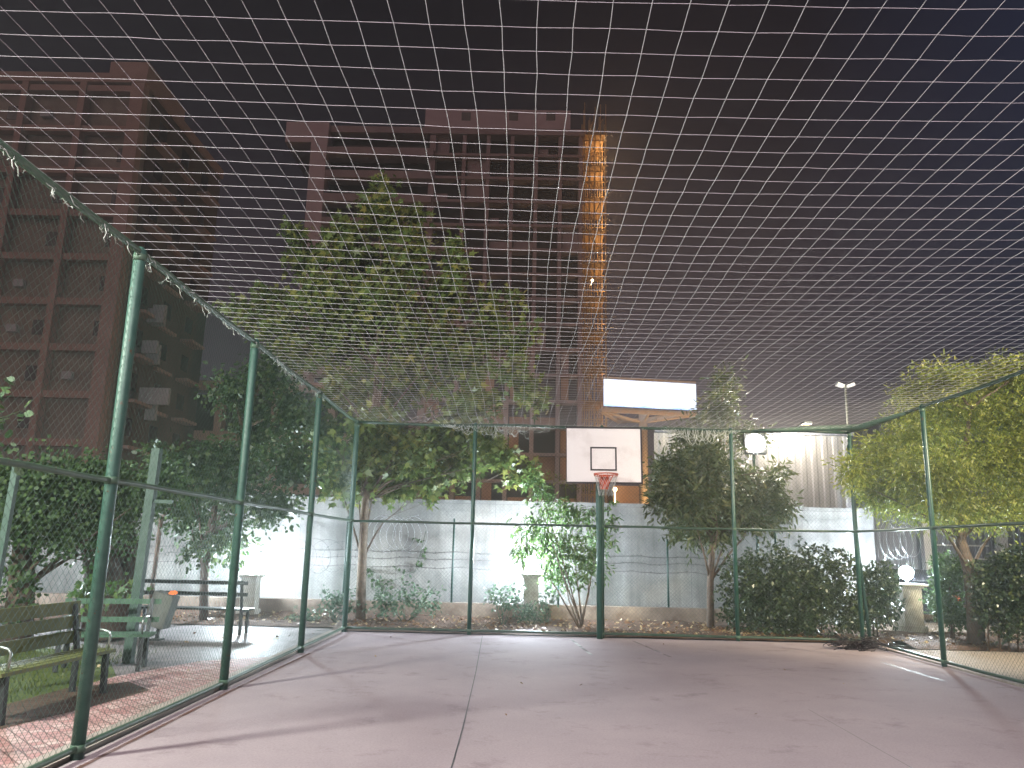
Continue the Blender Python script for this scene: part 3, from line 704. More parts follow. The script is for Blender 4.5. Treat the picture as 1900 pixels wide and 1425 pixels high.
# ivy mass at the far left
IY = 12.6
base = Vector((at(35, 1170, IY).x, IY, 0))
bl = pb([(0, 900, 70, 50), (90, 890, 80, 45), (180, 900, 80, 50), (60, 960, 80, 50), (160, 975, 70, 50), (250, 920, 60, 55), (240, 990, 22, 24), (110, 1005, 30, 22), (-60, 960, 80, 80), (300, 900, 45, 40)], IY, dy=.6)
t = tree('ivy_covered_tree', 'broad tree smothered in ivy at the left behind the benches', base, [base, at(38, 1100, IY), at(45, 1000, IY), at(70, 930, IY), at(90, 880, IY)], [.24, .2, .16, .12, .06], bl, 21000, .07, 'round', 'ivy_leaf', 'barkdark', 13, per=9, spread=.2)
foliage([(at(38, 1090, IY-.1), .28, .26, .7, 1)], 500, .10, 'round', 14, per=6, shell=.9).build('ivy', 'ivy_leaf', t)
base = Vector((at(205, 1130, 14.2).x, 14.2, 0))
b = MB(); b.tube([base, at(195, 1060, 14.2), at(180, 1000, 14.1), at(210, 940, 14.1)], [.42, .36, .3, .2], 10); b.tube([at(230, 1130, 14.4), at(245, 1050, 14.4), at(225, 960, 14.4)], [.3, .24, .18], 8)
tag(b.build('old_tree_trunk', 'barkdark'), 'thick dark leaning tree trunk behind the ivy and post', 'tree')
tag(foliage(pb([(160, 1095, 30, 22), (205, 1105, 22, 16), (235, 1098, 16, 12)], 12.2), 130, .13, 'plane', 15, per=5).build('young_plant', 'shrub_leaf'), 'small bright green seedling in front of the dark trunk', 'plant')
NY = 6.3
b = foliage(pb([(2, 715, 22, 26), (35, 760, 18, 10), (-4, 830, 12, 14), (-30, 770, 40, 60)], NY), 90, .10, 'oval', 16, per=5, spread=.12)
b.tube([at(-60, 900, NY), at(-35, 790, NY), at(0, 715, NY)], [.02, .012, .004], 5)
b.tube([at(-35, 790, NY), at(40, 762, NY)], [.008, .003], 4)
b.tube([(at(-60, 900, NY).x-.2, NY, 0), at(-60, 900, NY)], [.03, .02], 5)
tag(b.build('sapling', 'ivy_leaf'), 'few sprigs of a sapling poking in at the left edge', 'plant')

# dark round tree right of the hoop
CY = 17.8
base = Vector((at(1318, 1160, CY).x, CY, .05))
bl = pb([(1342, 715, 24, 34), (1336, 765, 32, 38), (1290, 815, 42, 36), (1388, 812, 34, 30, 19.4), (1322, 862, 56, 46), (1250, 875, 48, 45), (1280, 920, 65, 50), (1395, 905, 52, 36), (1360, 950, 75, 45), (1300, 985, 60, 32), (1425, 950, 40, 34), (1452, 868, 12, 16), (1455, 940, 18, 20), (1425, 900, 30, 20), (1225, 930, 26, 34)], CY, dy=.6)
tree('round_dark_tree', 'dark dense tree with a pointed top standing in front of the floodlight', base, [base, at(1318, 1080, CY), at(1322, 1000, CY), at(1330, 900, CY), at(1338, 800, CY), at(1342, 720, CY)], [.085, .075, .065, .05, .035, .012], bl, 20000, .17, 'lance', 'olive_leaf', 'barkdark', 17, per=10, spread=.2, lim_r=.03)
# tree at the right
RY = 16.4
base = Vector((at(1812, 1200, RY).x, RY, 0))
bl = pb([(1755, 705, 62, 36), (1690, 740, 40, 40), (1850, 705, 60, 40), (1895, 690, 40, 30), (1800, 770, 95, 50), (1700, 810, 70, 50), (1640, 850, 60, 50), (1585, 875, 34, 36), (1730, 880, 90, 50), (1840, 860, 90, 60), (1650, 920, 56, 40), (1740, 945, 75, 36), (1840, 950, 80, 38), (1930, 800, 90, 90), (1940, 920, 80, 60), (1600, 905, 30, 22), (1990, 720, 80, 60)], RY, dy=.9)
tree('broad_yellow_tree', 'broad yellow-green lit tree with a bent trunk outside the right fence', base, [base, at(1808, 1120, RY), at(1800, 1060, RY), at(1782, 1005, RY), at(1775, 930, RY), at(1790, 850, RY), at(1800, 760, RY)], [.17, .15, .13, .11, .09, .07, .03], bl, 60000, .11, 'lance', 'yellow_leaf', 'barkdark', 18, per=12, spread=.2, lim_r=.04)
# willowy shrub behind the hoop pole
SY = 17.5
base = Vector((at(1078, 1155, SY).x, SY, .06))
t = thing('willowy_shrub', 'many-stemmed shrub with drooping narrow leaves left of the hoop pole', 'shrub', base)
b = MB(); rnd = random.Random(5)
tg = [(1035, 1010), (1060, 960), (1010, 960), (1090, 1040), (1110, 1000), (1045, 1060), (1000, 900), (975, 1010)]
for px, py in tg:
    e = at(px, py, SY+rnd.uniform(-.4, .4)); m_ = base.lerp(e, .45)+Vector((rnd.uniform(-.06, .06)+(.05 if px > 1070 else -.03), 0, .05)); b.tube([base+Vector((rnd.uniform(-.05, .05), 0, 0)), m_, e], [.024, .016, .006], 5)
b.build('stem', 'bark', t)
foliage(pb([(1000, 905, 26, 26), (990, 880, 12, 20), (1030, 950, 42, 34), (990, 985, 40, 32), (975, 1025, 26, 24), (1050, 1010, 46, 36), (1085, 1050, 48, 40), (1115, 1000, 30, 34), (1045, 1070, 36, 22), (1130, 960, 18, 30), (1080, 960, 34, 26), (1020, 1040, 30, 30)], SY, dy=.3), 4600, .14, 'lance', 21, per=7, spread=.13, droop=.9).build('foliage', 'shrub_leaf', t)
b = foliage(pb([(1050, 895, 22, 10), (1075, 905, 16, 8), (1025, 885, 14, 10)], 20.8), 140, .11, 'lance', 22, per=6)
b.tube([(at(1050, 900, 20.8).x, 20.8, 0), at(1050, 895, 20.8)], [.03, .01], 6)
tag(b.build('yellowing_bush', 'yellow_leaf'), 'yellowing bush top peeping over the concrete wall', 'bush')

# low plants in the bed
for k, (px, py, rx, rz, n, lab) in enumerate(((625, 1115, 36, 24, 420, 'low grey-green plant at the foot of the left corner post'), (570, 1140, 34, 14, 260, 'low sprawling plant beside the grey path'),
        (755, 1112, 70, 32, 900, 'wide low grey-green bush under the plane tree'), (935, 1105, 34, 22, 360, 'pale low plant right of the fence post'), (985, 1135, 36, 18, 320, 'low leafy plant at the foot of the middle pedestal'),
        (1015, 1100, 18, 22, 130, 'small sprig beside the middle pedestal'))):
    y = 17.6+.15*(k % 3); b = foliage(pb([(px, py, rx, rz), (px-rx*.5, py+8, rx*.5, rz*.6), (px+rx*.5, py+10, rx*.5, rz*.6)], y), n, .085, 'oval', 30+k, per=7, spread=.11)
    g_ = at(px, py, y)
    for q in range(7):
        a = 2*PI*q/7; b.tube([(g_.x, y, .0), (g_.x+math.cos(a)*rx*mpp(y)*.7, y+math.sin(a)*.3, g_.z+.05)], [.008, .003], 4)
    tag(b.build('low_plant', 'low_leaf'), lab, 'plant', 'low plants in the bed')
# ivy tendril on the concrete wall
b = foliage(pb([(778, 1005, 9, 10), (785, 1025, 9, 10), (776, 1048, 8, 10), (744, 1055, 8, 6), (690, 1060, 20, 12), (700, 1085, 30, 12)], 19.9, ry=.04), 150, .09, 'plane', 40, per=4, spread=.06)
b.tube([at(790, 985, 19.95), at(782, 1020, 19.93), at(770, 1060, 19.93), at(700, 1090, 19.9), at(690, 1120, 19.9)], .005, 4)
tag(b.build('climbing_vine', 'ivy_leaf'), 'climbing vine hanging on the concrete wall left of a thin post', 'vine')

# clipped dark bushes
for k, (bl, Y, n, lab) in enumerate((([(1385, 1090, 50, 60), (1440, 1075, 60, 56), (1500, 1065, 60, 52), (1560, 1085, 46, 60), (1420, 1140, 70, 40), (1520, 1140, 75, 42), (1470, 1110, 80, 56)], 17.4, 8500, 'big dark rounded hedge bush right of the slim trunk'),
        ([(1630, 1080, 32, 34), (1640, 1120, 28, 36), (1600, 1130, 26, 40)], 17.2, 1700, 'loose bush between the corner post and the right pedestal'),
        ([(1758, 1060, 28, 30), (1752, 1110, 26, 36), (1768, 1140, 22, 24)], 16.9, 1500, 'narrow bush between the right fence post and the bent trunk'),
        ([(1860, 1080, 46, 50), (1920, 1080, 60, 66), (1890, 1140, 62, 46), (1830, 1110, 26, 40)], 15.6, 4800, 'dark bush at the right edge past the bent trunk'))):
    c = at(bl[-1][0], bl[-1][1], Y); t = thing('bush', lab, 'bush', (c.x, Y, 0), 'bushes along the bed')
    bb = pb(bl, Y, dy=.25); b = MB()
    for q in bb: b.tube([(q[0].x*.6+c.x*.4, Y, -.02), q[0].lerp(Vector((c.x, Y, .3)), .4), q[0]], [.02, .014, .006], 5)
    b.build('stem', 'barkdark', t); foliage(bb, int(n*2.4), .08, 'oval', 50+k, per=10, spread=.08, shell=.75).build('foliage', 'hedge_leaf' if k != 2 else 'ivy_leaf', t)

# leaf litter and grass
b = MB(); rnd = random.Random(3)
def litter(x0, x1, y0, y1, n, z=.10, s0=.05, s1=.11):
    for _ in range(n):
        p = Vector((rnd.uniform(x0, x1), rnd.uniform(y0, y1), 0)); p.z = z*(.45+.55*(p.y-y0)/(y1-y0))+rnd.uniform(.01, .05)
        b.poly(leaf_plane(rnd, p, Vector((rnd.gauss(0, .5), rnd.gauss(-.2, .5), 1)), Vector((rnd.gauss(0, 1), rnd.gauss(0, 1), 0)), rnd.uniform(s0, s1), rnd.choice(('plane', 'oval', 'oval'))))
litter(-3.6, 6.8, 16.5, 18.8, 1500); litter(-9, -3.8, 17.0, 18.8, 500, .10); litter(7.6, 12, 15.7, 17.6, 260); litter(3.9, 4.9, 17.0, 17.8, 160, .1)
tag(b.build('leaf_litter', 'litter'), 'dry fallen leaves scattered over the soil bed', 'leaf litter', kind='stuff')
b = MB()
litter(-6.5, -3.8, 9, 16.5, 26, .0, .05, .10); litter(-3.3, 6.6, 8, 16.1, 12, .0, .03, .06)
tag(b.build('fallen_leaves', 'litter'), 'few stray dry leaves on the paving and the court', 'fallen leaves', kind='stuff')
b = MB()
for _ in range(9000):
    x = rnd.uniform(-11, -5.3); y = rnd.uniform(5.5, 13.2)
    if x > -5.6 and y > 10: continue
    if y > 12.4-(x+6.2)*-.4+.2 and x > -6.5: continue
    h = rnd.uniform(.03, .08); a = rnd.uniform(0, PI); dx, dy = math.cos(a)*.006, math.sin(a)*.006; l = rnd.gauss(0, .02)
    b.poly([Vector((x-dx, y-dy, -.01)), Vector((x+dx, y+dy, -.01)), Vector((x+l, y+rnd.gauss(0, .02), h))])
tag(b.build('grass_blades', 'blade'), 'short grass of the lawn at the left', 'grass', kind='stuff')

# tangled dark netting at the right back corner
b = MB(); rnd = random.Random(8); cc = gp(1592, 1205)
for _ in range(70):
    p = cc+Vector((rnd.gauss(0, .2), rnd.gauss(-.05, .1), .06+abs(rnd.gauss(0, .05)))); pts = [p]
    for j in range(7): p = p+Vector((rnd.gauss(0, .09), rnd.gauss(0, .05), rnd.gauss(0, .035))); p.z = min(.26, max(.01, p.z)); pts.append(p)
    b.tube(pts, .008, 4)
for dx in (-.55, .45): b.tube([cc+Vector((0, 0, .05)), cc+Vector((dx*.5, -.05, .06)), cc+Vector((dx, -.25, .01))], .006, 4)
tag(b.build('net_heap', 'black'), 'heap of tangled black netting at the foot of the right corner post', 'netting')

# ---------------------------------------------------------------- benches, posts, bin at the left
def bench(label, A, B, back_dir, slat, back_z, seat_z=.45, seat_w=.42, nback=3, slat_h=.085, group='park benches', arms=True, board=False, legm='iron'):
    """A, B: ends of the front seat edge; back_dir points from the front to the back"""
    A, B = Vector(A), Vector(B); ux = (B-A).normalized(); bd = Vector(back_dir).normalized()
    t = thing('park_bench', label, 'bench', (A+B)/2, group); Z = Vector((0, 0, 1))
    for k in range(4):
        b = MB(); o = bd*(seat_w*(k+.5)/4); b.beam(A+o+Z*seat_z, B+o+Z*seat_z, seat_w/4*.8, .035); b.build('seat_slat', slat, t)
    for k in range(nback):
        z = back_z[0]+(back_z[1]-back_z[0])*(k/(max(1, nback-1))); o = bd*(seat_w+.04+.18*(z-seat_z)); b = MB()
        b.beam(A+o+Z*z, B+o+Z*z, .03, slat_h); b.build('back_slat', slat, t)
    for e in (A+ux*.12, B-ux*.12):
        b = MB(); b.beam(e+bd*.04+Z*0, e+bd*.06+Z*(seat_z-.02), .05, .06); b.beam(e+bd*(seat_w)+Z*0, e+bd*seat_w+Z*(seat_z-.02), .05, .06)
        b.beam(e+bd*.03+Z*(seat_z-.035), e+bd*seat_w+Z*(seat_z-.035), .05, .03)
        b.beam(e+bd*seat_w+Z*(seat_z-.02), e+bd*(seat_w+.02+.18*(back_z[1]-seat_z)+.005)+Z*(back_z[1]+.04), .045, .05); b.build('leg', legm, t)
        if arms:
            b = MB(); b.tube([e+bd*.05+Z*seat_z, e+bd*.03+Z*(seat_z+.18), e+bd*.06+Z*(seat_z+.22), e+bd*.14+Z*(seat_z+.235), e+bd*(seat_w+.04)+Z*(seat_z+.22)], .014, 8); b.build('armrest', 'chrome', t)
    return t
bench('olive bench with wide backrest boards facing the court at the left edge', (-4.72, 7.55, 0), (-4.62, 9.45, 0), (-1, .12, 0), 'slat_olive', (.60, .92), nback=3, slat_h=.135)
bench('green slatted bench behind the near olive bench', (-6.1, 10.6, 0), (-4.9, 10.9, 0), (-.25, 1, 0), 'slat_green', (.62, .86), nback=2, slat_h=.07)
q = at(268, 1100, 15.2); r_ = at(458, 1104, 15.2)
bench('dark empty bench seen from behind in front of the left pedestal lamp', (r_.x, 15.75, 0), (q.x-.3, 15.75, 0), (0, -1, 0), 'slat_dark', (.74, .95), nback=2, slat_h=.07, arms=False)
# leaning bin with an orange emissive patch
c = gp(292, 1187); c = Vector((c.x, c.y, 0))
t = thing('litter_bin', 'grey tipping litter bin with an orange glow beside the dark bench', 'bin', c)
b = MB(); rt = Matrix.Rotation(R(14), 3, 'Y'); b.box(c.x-.16, c.x+.20, c.y-.15, c.y+.15, .22, .80, rt); b.build('body', 'bin', t)
b = MB(); b.beam((c.x-.02, c.y, 0), (c.x+.02, c.y, .3), .05); b.box(c.x-.12, c.x+.08, c.y-.1, c.y+.1, -.01, .02); b.build('stand', 'iron', t)
gl = at(320, 1100, c.y-.2); b = MB(); b.tube([(gl.x-.07, c.y-.18, gl.z-.01), (gl.x-.03, c.y-.19, gl.z), (gl.x+.04, c.y-.19, gl.z+.004), (gl.x+.08, c.y-.18, gl.z+.006)], [.015, .032, .036, .015], 8); b.build('glowing_patch', 'bin_glow', t)
# green square posts of a pergola behind the near fence
for px, top, bot, Y, lab in ((268, 832, 1185, 11.6, 'tall green square post behind the nearest fence post'), (2, 865, 1190, 9.0, 'green post at the left edge under the fence rail')):
    p = at(px, (top+bot)/2, Y); tp = at(px, top, Y)
    t = thing('green_post', lab, 'post', (p.x, Y, 0), 'green posts outside the left fence')
    b = MB(); b.beam((p.x-.04, Y, -.02), (p.x+.03, Y, tp.z), .12 if px > 100 else .07); b.build('shaft', 'post_dull', t)
    if px > 100:
        b = MB(); b.beam((p.x, Y, at(268, 930, Y).z), (p.x+.35, Y, at(268, 930, Y).z), .05); b.build('crossbar', 'post_dull', t)
p = at(292, 1000, 17.0); b = MB(); b.tube([(p.x, 17, 0), (p.x+.03, 17, at(292, 960, 17).z)], .05, 8); b.tube([(p.x+.03, 17, at(292, 960, 17).z), (p.x+.35, 17, at(310, 930, 17).z)], .04, 8)
tag(b.build('slim_trunk', 'barkdark'), 'slim dark trunk between green post and dark bench', 'tree')

# ---------------------------------------------------------------- far buildings
def window(parent, x0, x1, y, z0, z1, m='glass_dark', name='window'):
    b = MB(); b.box(x0, x1, y-.03, y+.02, z0, z1); return b.build(name, m, parent)
# --- central tower under construction
TYY = 85.
tl, trr = at(562, 500, TYY).x, at(1084, 500, TYY).x
ztop = at(800, 243, TYY).z
T = thing('tower_block', 'tall unfinished tower block with dark open storeys behind the plane tree', 'building', ((tl+trr)/2, TYY, 0))
xm = at(800, 400, TYY).x
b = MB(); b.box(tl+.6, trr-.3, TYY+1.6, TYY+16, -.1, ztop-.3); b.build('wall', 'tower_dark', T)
nf = 17; fh = ztop/nf; rnd = random.Random(4)
for k in range(1, nf+1):                 # floor slabs
    z = k*fh; b = MB(); th = .30 if k < nf else .9
    if k == nf: b.box(tl-.3, trr+.2, TYY-.1, TYY+16.1, z-.35, z+.45)
    else: b.box(xm+.01, trr, TYY, TYY+1.59, z-.16, z+.16); b.box(tl, xm, TYY-.55, TYY+1.59, z-.5, z+.42)
    b.build('floor_slab', 'tower_conc', T)
px_ = [tl+.9, xm-.2] + [xm+(trr-xm)*t for t in (.2, .36, .52, .68, .84, .975)]
for i_, x in enumerate(px_):
    b = MB(); wd = .95 if i_ == 0 else (.35 if i_ == 1 else .22)
    b.box(x-wd, x+wd, TYY+(-.65 if i_ == 0 else .12), TYY+1.58, -.1, ztop-.4); b.build('pier', 'tower_pale' if i_ == 0 else 'tower_conc', T)
cols = list(zip(px_[1:], px_[2:]))
n_ = 0
for k in range(0, nf):                   # brick infill and dark windows between slabs
    for ci, (a, c) in enumerate(cols):
        z0_, z1_ = k*fh+.17, (k+1)*fh-.17
        if rnd.random() < (.75 if k < 9 else .3):
            half = rnd.random() < .5; b = MB(); b.box(a+.36, (a+c)/2 if half else c-.23, TYY+.9, TYY+1.1, z0_, z1_ if rnd.random() < .6 else z0_+1.1); b.build('infill_panel', 'tower_brick' if k < 7 else 'tower_conc', T); n_ += 1
    if k % 1 == 0:
        a, c = tl+1.9, xm-.6
        window(T, a, a+(c-a)*.45, TYY+1.57, k*fh+.9, (k+1)*fh-.55); window(T, a+(c-a)*.55, c, TYY+1.57, k*fh+.9, (k+1)*fh-.55)
# roof storeys
pa, pb_ = at(786, 215, TYY).x, at(1060, 215, TYY).x; zt = at(900, 190, TYY).z
b = MB(); b.box(pa, pb_, TYY+1.5, TYY+12, ztop+.44, zt); b.build('penthouse', 'tower_pale', T)
for px in (865, 953, 1022):
    x = at(px, 215, TYY+1.5).x; zz = at(px, 216, TYY+1.5).z; window(T, x-.55, x+.55, TYY+1.5, zz-.55, zz+.55)
pa2, pb2 = at(533, 250, TYY).x, at(612, 250, TYY).x; b = MB(); b.box(pa2, pb2, TYY-.6, TYY+8, at(560, 268, TYY).z, at(560, 231, TYY).z); b.build('roof_block', 'tower_pale', T)
# scaffold at the corner
sa, sb = at(1084, 400, TYY-.6).x, at(1124, 400, TYY-.6).x
SC = thing('scaffolding', 'orange-lit scaffolding climbing the right corner of the tower', 'scaffold', ((sa+sb)/2, TYY, 0))
rnd = random.Random(6); zt2 = at(1110, 225, TYY).z
for yy in (TYY-.9, TYY+.6, TYY+3.2, TYY+6):
    b = MB()
    for k in range(5):
        x = sa+(sb-sa)*k/4; b = MB(); b.tube([(x, yy, 0), (x+rnd.uniform(-.1, .1), yy, zt2*.5), (x+.0, yy, zt2+rnd.uniform(-1, 2.5))], .055, 5); b.build('upright', 'scaf', SC)
for k in range(int(zt2/2)):
    z = 2*k+1.6
    for yy in (TYY-.9, TYY+.6, TYY+3.2): b = MB(); b.tube([(sa-.3, yy, z+rnd.uniform(-.1, .1)), (sb+.3, yy, z+rnd.uniform(-.1, .1))], .045, 5); b.build('ledger', 'scaf', SC)
    for _ in range(3):
        x = rnd.uniform(sa, sb-.6); b = MB(); b.tube([(x, TYY-.95, z), (x+rnd.choice((-.8, .8)), TYY-.95, z+2)], .04, 4); b.build('brace', 'scaf', SC)
    if k % 2 == 0:
        b = MB(); b.box(sa, sb-.1, TYY-.8, TYY+5.5, z+.06, z+.12); b.build('deck', 'plank', SC)
for z in (5, 10, 16, 22, 27, 32, 36, 40, 44, 48, 51):
    light('site_lamp', 'POINT', (sb+.9, TYY+2.2, z), 520*(z/51)**1.5+40, (1, .58, .25), .3)
bp_ = at(1099, 520, TYY-2.6); b = MB(); b.sphere(bp_, .16, 8, 6); b.beam(bp_, bp_+Vector((0, 1.6, 0)), .05); b.build('bulb', 'bulb', SC)

# --- left building
LY = 48.
lx1 = at(238, 400, LY).x; lz = at(240, 133, LY).z; lx0 = lx1-24
LB = thing('apartment_building', 'pinkish apartment building with gridded facade at the left edge', 'building', (lx1-6, LY, 0))
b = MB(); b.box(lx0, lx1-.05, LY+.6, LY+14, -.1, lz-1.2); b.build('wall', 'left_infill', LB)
b = MB(); b.box(lx1-.049, lx1-.01, LY+1.2, LY+13.9, -.1, lz-1.0); b.build('shaded_side_panel', mat('left_side_shade', (.10, .072, .062), .9, c2=(.16, .12, .10), scale=.4), LB)  # thin overlay, the unlit side's shade is put into its dark colour
fl = 3.05; nfl = int((lz-.5)/fl)
for k in range(nfl+1):
    z = lz-1.25-k*fl
    if z < 0: break
    b = MB(); b.box(lx0, lx1-.9, LY-.0, LY+.59, z-.25, z+.2); b.build('floor_band', 'left_render', LB)
for x in (lx1-.45, lx1-4.2, lx1-8.2, lx1-12.2, lx1-16.2):
    b = MB(); b.box(x-.45 if x > lx1-1 else x-.22, x+.45 if x > lx1-1 else x+.22, LY-.12, LY+.58, -.1, lz-.9); b.build('pier', 'left_render', LB)
b = MB(); b.box(lx0, lx1+.1, LY-.15, LY+14.1, lz-.9, lz-.2); b.build('parapet', 'left_render', LB)
b = MB(); b.box(lx1-2.6, lx1+.05, LY, LY+6, lz-.19, lz+.75); b.build('roof_block', 'left_render', LB)
rnd = random.Random(12)
for k in range(nfl):
    z = lz-1.25-(k+1)*fl
    if z < .3: break
    for j, x in enumerate((lx1-4.2, lx1-8.2, lx1-12.2)):
        if rnd.random() < .45: window(LB, x+2.6, x+3.3, LY+.6, z+.9, z+1.9)
        if rnd.random() < .4: b = MB(); b.box(x+1.1, x+1.75, LY+.25, LY+.59, z+1.0, z+1.5); b.build('air_conditioner', 'ac', LB)
    for j, y in enumerate((LY+2.6, LY+6.4, LY+10.2)):       # side wall
        b = MB(); b.box(lx1-.008, lx1+.02, y, y+1.2, z+.9, z+2.1); b.build('window', 'glass_dark', LB)
        b = MB(); b.box(lx1-.05, lx1+.9 if j != 1 else lx1+.3, y-.6, y+1.9, z-.1, z+.12); b.build('balcony_slab', 'left_render', LB)
for px, py, wd, hh in ((232, 580, 34, 30), (285, 575, 26, 44), (215, 640, 30, 26), (270, 650, 26, 40), (225, 730, 60, 34), (262, 745, 22, 56)):
    p = at(px, py, LY+3); b = MB(); b.box(lx1+.3, lx1+.3+wd*mpp(LY), LY+2+hh*.05, LY+2.3+hh*.05, p.z-hh*mpp(LY)/2, p.z+hh*mpp(LY)/2); b.build('balcony_panel', 'ac', LB)
# --- low wing between the two
WY = 62.
wa, wb = at(300, 750, WY).x, at(720, 750, WY).x; wz = at(380, 706, WY).z
WB = thing('low_building', 'dim reddish low building with balcony bands between the two high blocks', 'building', ((wa+wb)/2, WY, 0))
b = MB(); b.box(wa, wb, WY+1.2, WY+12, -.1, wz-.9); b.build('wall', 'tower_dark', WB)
for k in range(4):
    z = wz-k*4.1
    if z < 1: break
    b = MB(); b.box(wa-.2, wb+.2, WY, WY+1.19, z-.8, z); b.build('balcony_band', 'left_render', WB)
for x in [wa+(wb-wa)*t for t in (.0, .25, .5, .75, 1.)]:
    b = MB(); b.box(x-.3, x+.3, WY+.2, WY+1.18, -.1, wz-.81); b.build('pier', 'left_render', WB)

# --- corrugated hall and dark hall at the right
def corrugated(x0, x1, y, z0, z1, pitch=.33, dep=.05):
    b = MB(); n = int((x1-x0)/pitch); xs = []
    for k in range(n):
        a = x0+(x1-x0)*k/n; p = (x1-x0)/n; xs += [(a, 0), (a+p*.35, 0), (a+p*.5, dep), (a+p*.85, dep)]
    xs.append((x1, 0)); i = len(b.v)
    for x, d in xs: b.v += [Vector((x, y-d, z0)), Vector((x, y-d, z1))]
    for k in range(len(xs)-1): b.f.append((i+2*k, i+2*k+2, i+2*k+3, i+2*k+1)); b.sm.append(False)
    return b
HY = 22.2
ha, hb = at(1214, 850, HY).x, at(1578, 850, HY).x; hz0, hz1 = 0, at(1500, 808, HY).z
HL = thing('metal_hall', 'pale corrugated metal hall lit by the floodlight above the wall', 'building', ((ha+hb)/2, HY, 0))
corrugated(ha, hb, HY, hz0, hz1, .30, .016).build('cladding', 'hall', HL)
def prism(x0, x1, x1b, x0b, y0, y1, z0, z1):
    b = MB(); P = [(x0, y0), (x1, y0), (x1b, y1), (x0b, y1)]; b.v = [Vector((x, y, z)) for z in (z0, z1) for x, y in P]
    b.f = [(3, 2, 1, 0), (4, 5, 6, 7), (0, 1, 5, 4), (1, 2, 6, 5), (2, 3, 7, 6), (3, 0, 4, 7)]; b.sm = [False]*6; return b
k_ = (HY+9)/HY*1.02
prism(ha, hb, hb*1.3, ha*k_, HY+.02, HY+9, 0, hz1-.05).build('wall', 'hall_dark', HL)
prism(ha, hb+.1, hb*1.3, ha*k_, HY-.12, HY+9.1, hz1, hz1+.12).build('roof_edge', 'hall_dark', HL)
DYY = 31.
da = at(1600, 1000, DYY).x; dz1 = at(1700, 984, DYY).z+1.2
DB = thing('street_building', 'dark blue-grey street front with shutters behind the right lamp', 'building', (da+10, DYY, 0))
corrugated(da, da+40, DYY, 0, dz1-.4, .22, .03).build('cladding', 'hall_dark', DB)
b = MB(); b.box(da, da+40, DYY-.8, DYY+8, dz1-.4, dz1); b.build('canopy', 'hall_dark', DB)
for px in (1722, 1862): x = at(px, 1030, DYY-.5).x; b = MB(); b.box(x-.16, x+.16, DYY-.6, DYY-.3, 0, dz1-.41); b.build('column', 'ac', DB)
for zz in (2.2, 1.7): b = MB(); b.beam((at(1735, 1000, DYY).x, DYY-.1, zz), (at(1830, 1000, DYY).x, DYY-.1, zz), .05, .05); b.build('shutter_rail', 'ac', DB)
# parked car glimpsed by the right pedestal
cx_, cy_ = at(1722, 1100, 21.5).x, 21.5
CAR = thing('parked_car', 'dark car partly hidden between the right pedestal lamp and narrow bush', 'car', (cx_, cy_, 0))
b = MB(); prof = [(-.9, .25), (-.9, .75), (-.7, .9), (-.55, 1.38), (.55, 1.38), (.7, .9), (.9, .75), (.9, .25)]
n0 = len(b.v)
for yy, sc_ in ((cy_-.0, .92), (cy_+.25, 1.), (cy_+3.7, 1.), (cy_+4.1, .9)):
    for x, z in prof: b.v.append(Vector((cx_+x*sc_, yy, z if z < .8 else .8+(z-.8)*(1 if 0 < yy-cy_ < 3.9 else .5))))
for k in range(3):
    for j in range(8): p = n0+k*8+j; q = n0+k*8+(j+1) % 8; b.f.append((p, q, q+8, p+8)); b.sm.append(True)
b.f.append(tuple(range(n0+7, n0-1, -1))); b.sm.append(False); b.f.append(tuple(range(n0+24, n0+32))); b.sm.append(False); b.build('body', 'glass_dark', CAR)
for x in (-.78, .78):
    for yy in (cy_+.8, cy_+3.2): b = MB(); b.tube([(cx_+x-.1, yy, .32), (cx_+x+.1, yy, .32)], .32, 16); b.build('wheel', 'black', CAR)
for x in (-.7, .7): b = MB(); b.box(cx_+x-.14, cx_+x+.14, cy_-.03, cy_+.05, .62, .74); b.build('tail_light', 'rim', CAR)
# small lit street things behind the wall under the hoop
p = at(1160, 908, 45.); b = MB(); b.box(p.x-.7, p.x+.8, 45, 48, 0, p.z+.2); o = b.build('kiosk', 'tower_brick'); tag(o, 'small orange-lit kiosk roof showing over the wall under the hoop', 'kiosk')
b = MB(); pl = at(1141, 908, 44.4); b.tube([(pl.x, 44.4, 0), (pl.x, 44.4, pl.z-.12)], .04, 6); b.sphere(pl, .13, 8, 6); tag(b.build('street_light', 'bulb'), 'tiny glowing street light just over the wall under the board', 'street lamp')
light('kiosk_light', 'POINT', (pl.x, 43.7, pl.z), 25, (1, .6, .25), .2)

# --- billboard
BY = 70.
BL, BR = at(1120, 703, BY), at(1298, 712, BY); zb = at(1120, 753, BY).z
def screen_mat():
    m = emis('billboard_screen', (1, 1, 1), 1.9); n = m.node_tree; e = [x for x in n.nodes if x.type == 'EMISSION'][0]
    t = n.nodes.new('ShaderNodeTexCoord'); s = n.nodes.new('ShaderNodeSeparateXYZ'); n.links.new(t.outputs['Generated'], s.inputs[0])
    z = n.nodes.new('ShaderNodeTexNoise'); z.inputs['Scale'].default_value = 3; n.links.new(t.outputs['Generated'], z.inputs[0])
    a = n.nodes.new('ShaderNodeMath'); a.operation = 'MULTIPLY_ADD'; a.inputs[1].default_value = .35; n.links.new(z.outputs[0], a.inputs[0]); n.links.new(s.outputs['Z'], a.inputs[2])
    r = n.nodes.new('ShaderNodeValToRGB'); r.color_ramp.elements[0].position = .10; r.color_ramp.elements[0].color = (.22, .5, 1, 1); r.color_ramp.elements[1].position = .26; r.color_ramp.elements[1].color = (.74, .82, 1, 1)
    n.links.new(a.outputs[0], r.inputs[0]); n.links.new(r.outputs[0], e.inputs[0]); return m
M['screen'] = screen_mat()
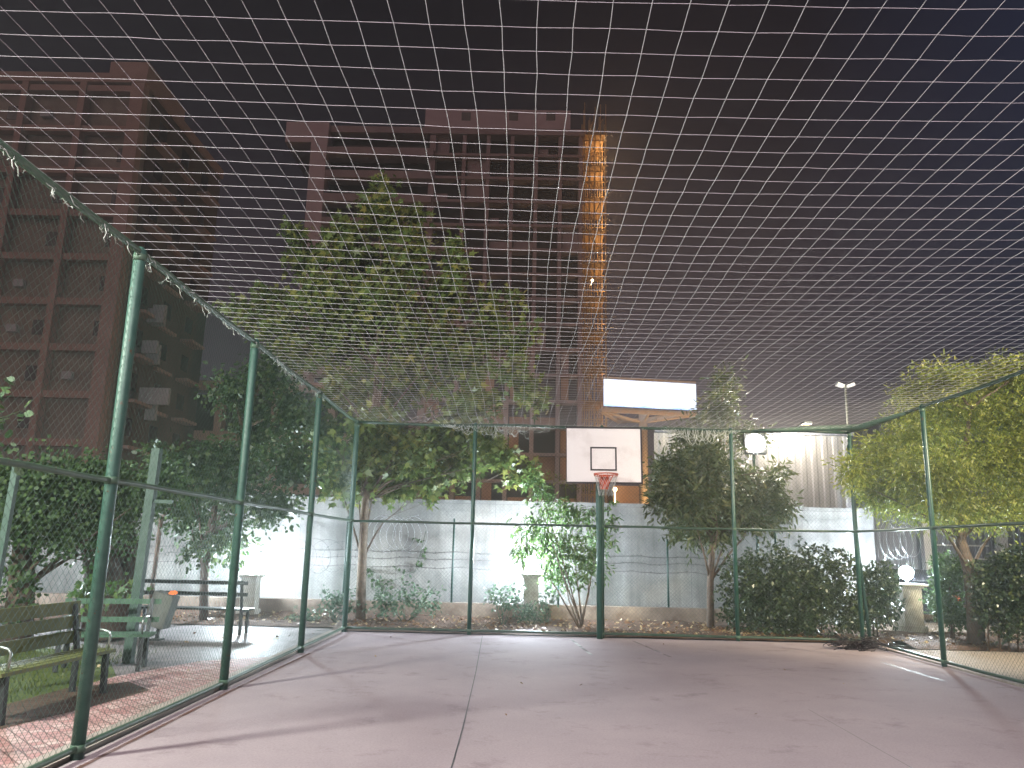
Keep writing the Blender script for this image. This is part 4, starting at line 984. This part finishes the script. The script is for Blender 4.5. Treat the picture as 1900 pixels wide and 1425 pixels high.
BB = thing('billboard', 'glowing white billboard on a tall orange-lit steel pole', 'billboard', (at(1191, 850, BY).x, BY+1, 0))
dz = BR.z-BL.z; zr = at(1298, 764, BY+3).z
b = MB()
xa, xb = BL.x, BR.x; ya, yb = BY, BY+1.5
b.poly([Vector((xa, ya, zb)), Vector((xb, yb, zb)), Vector((xb, yb, BL.z)), Vector((xa, ya, BL.z))]); b.build('screen', 'screen', BB)
apex = Vector((at(1152, 780, BY-1.5).x, BY+5.2, 0))
b = MB(); ca = Vector((xa, ya+.06, 0)); cb = Vector((xb, yb+.06, 0)); cc_ = Vector(((xa+xb)/2-1.2, BY+6.5, 0))
for z in (zb-.25, BL.z+.1):
    for p, q in ((ca, cb), (cb, cc_), (cc_, ca)): b.beam(p+Vector((0, .1, z)), q+Vector((0, .1, z)), .22, .3)
b.build('frame', 'bill_steel', BB)
b = MB(); zz = zb-.45; fr_ = Vector((at(1150, 778, BY+6).x, BY+6.0, zz))      # walkway truss below the panels
L_ = Vector((xa-.2, BY-.1, zz)); R_ = Vector((xb, BY+1.4, zz))
b.beam(L_, fr_, .4, .35); b.beam(fr_, R_, .3, .3); b.beam(L_, R_, .3, .3)
pc = at(1194, 850, BY+2).x
for q in (L_, fr_, R_, (L_+R_)/2, (L_+fr_)/2, (fr_+R_)/2): b.tube([Vector((pc, BY+2, zz-.7)), q], .11, 6)
b.build('truss', 'bill_steel', BB)
b = MB(); b.tube([(pc, BY+2, 0), (pc, BY+2, zb-.3)], [.42, .40], 16); b.build('pole', 'bill_steel', BB)
light('billboard_pole_light', 'POINT', (pc+4, BY-4.5, 2.5), 5200, (1, .62, .25), .3)
light('billboard_under_light', 'POINT', (pc+2.2, BY-4.5, zb-3.2), 420, (1, .68, .4), .3)

# ---------------------------------------------------------------- night haze
hm = bpy.data.materials.new('haze'); hm.use_nodes = True; n = hm.node_tree; n.nodes.clear()
out = n.nodes.new('ShaderNodeOutputMaterial'); pv_ = n.nodes.new('ShaderNodeVolumePrincipled')
pv_.inputs['Color'].default_value = (.92, .92, .95, 1); pv_.inputs['Density'].default_value = .0022; pv_.inputs['Anisotropy'].default_value = .6
n.links.new(pv_.outputs[0], out.inputs['Volume'])
M['haze'] = hm
b = MB(); b.box(-70, 60, -25, 130, -1.03, 62); hz = b.build('haze', 'haze'); hz['kind'] = 'stuff'
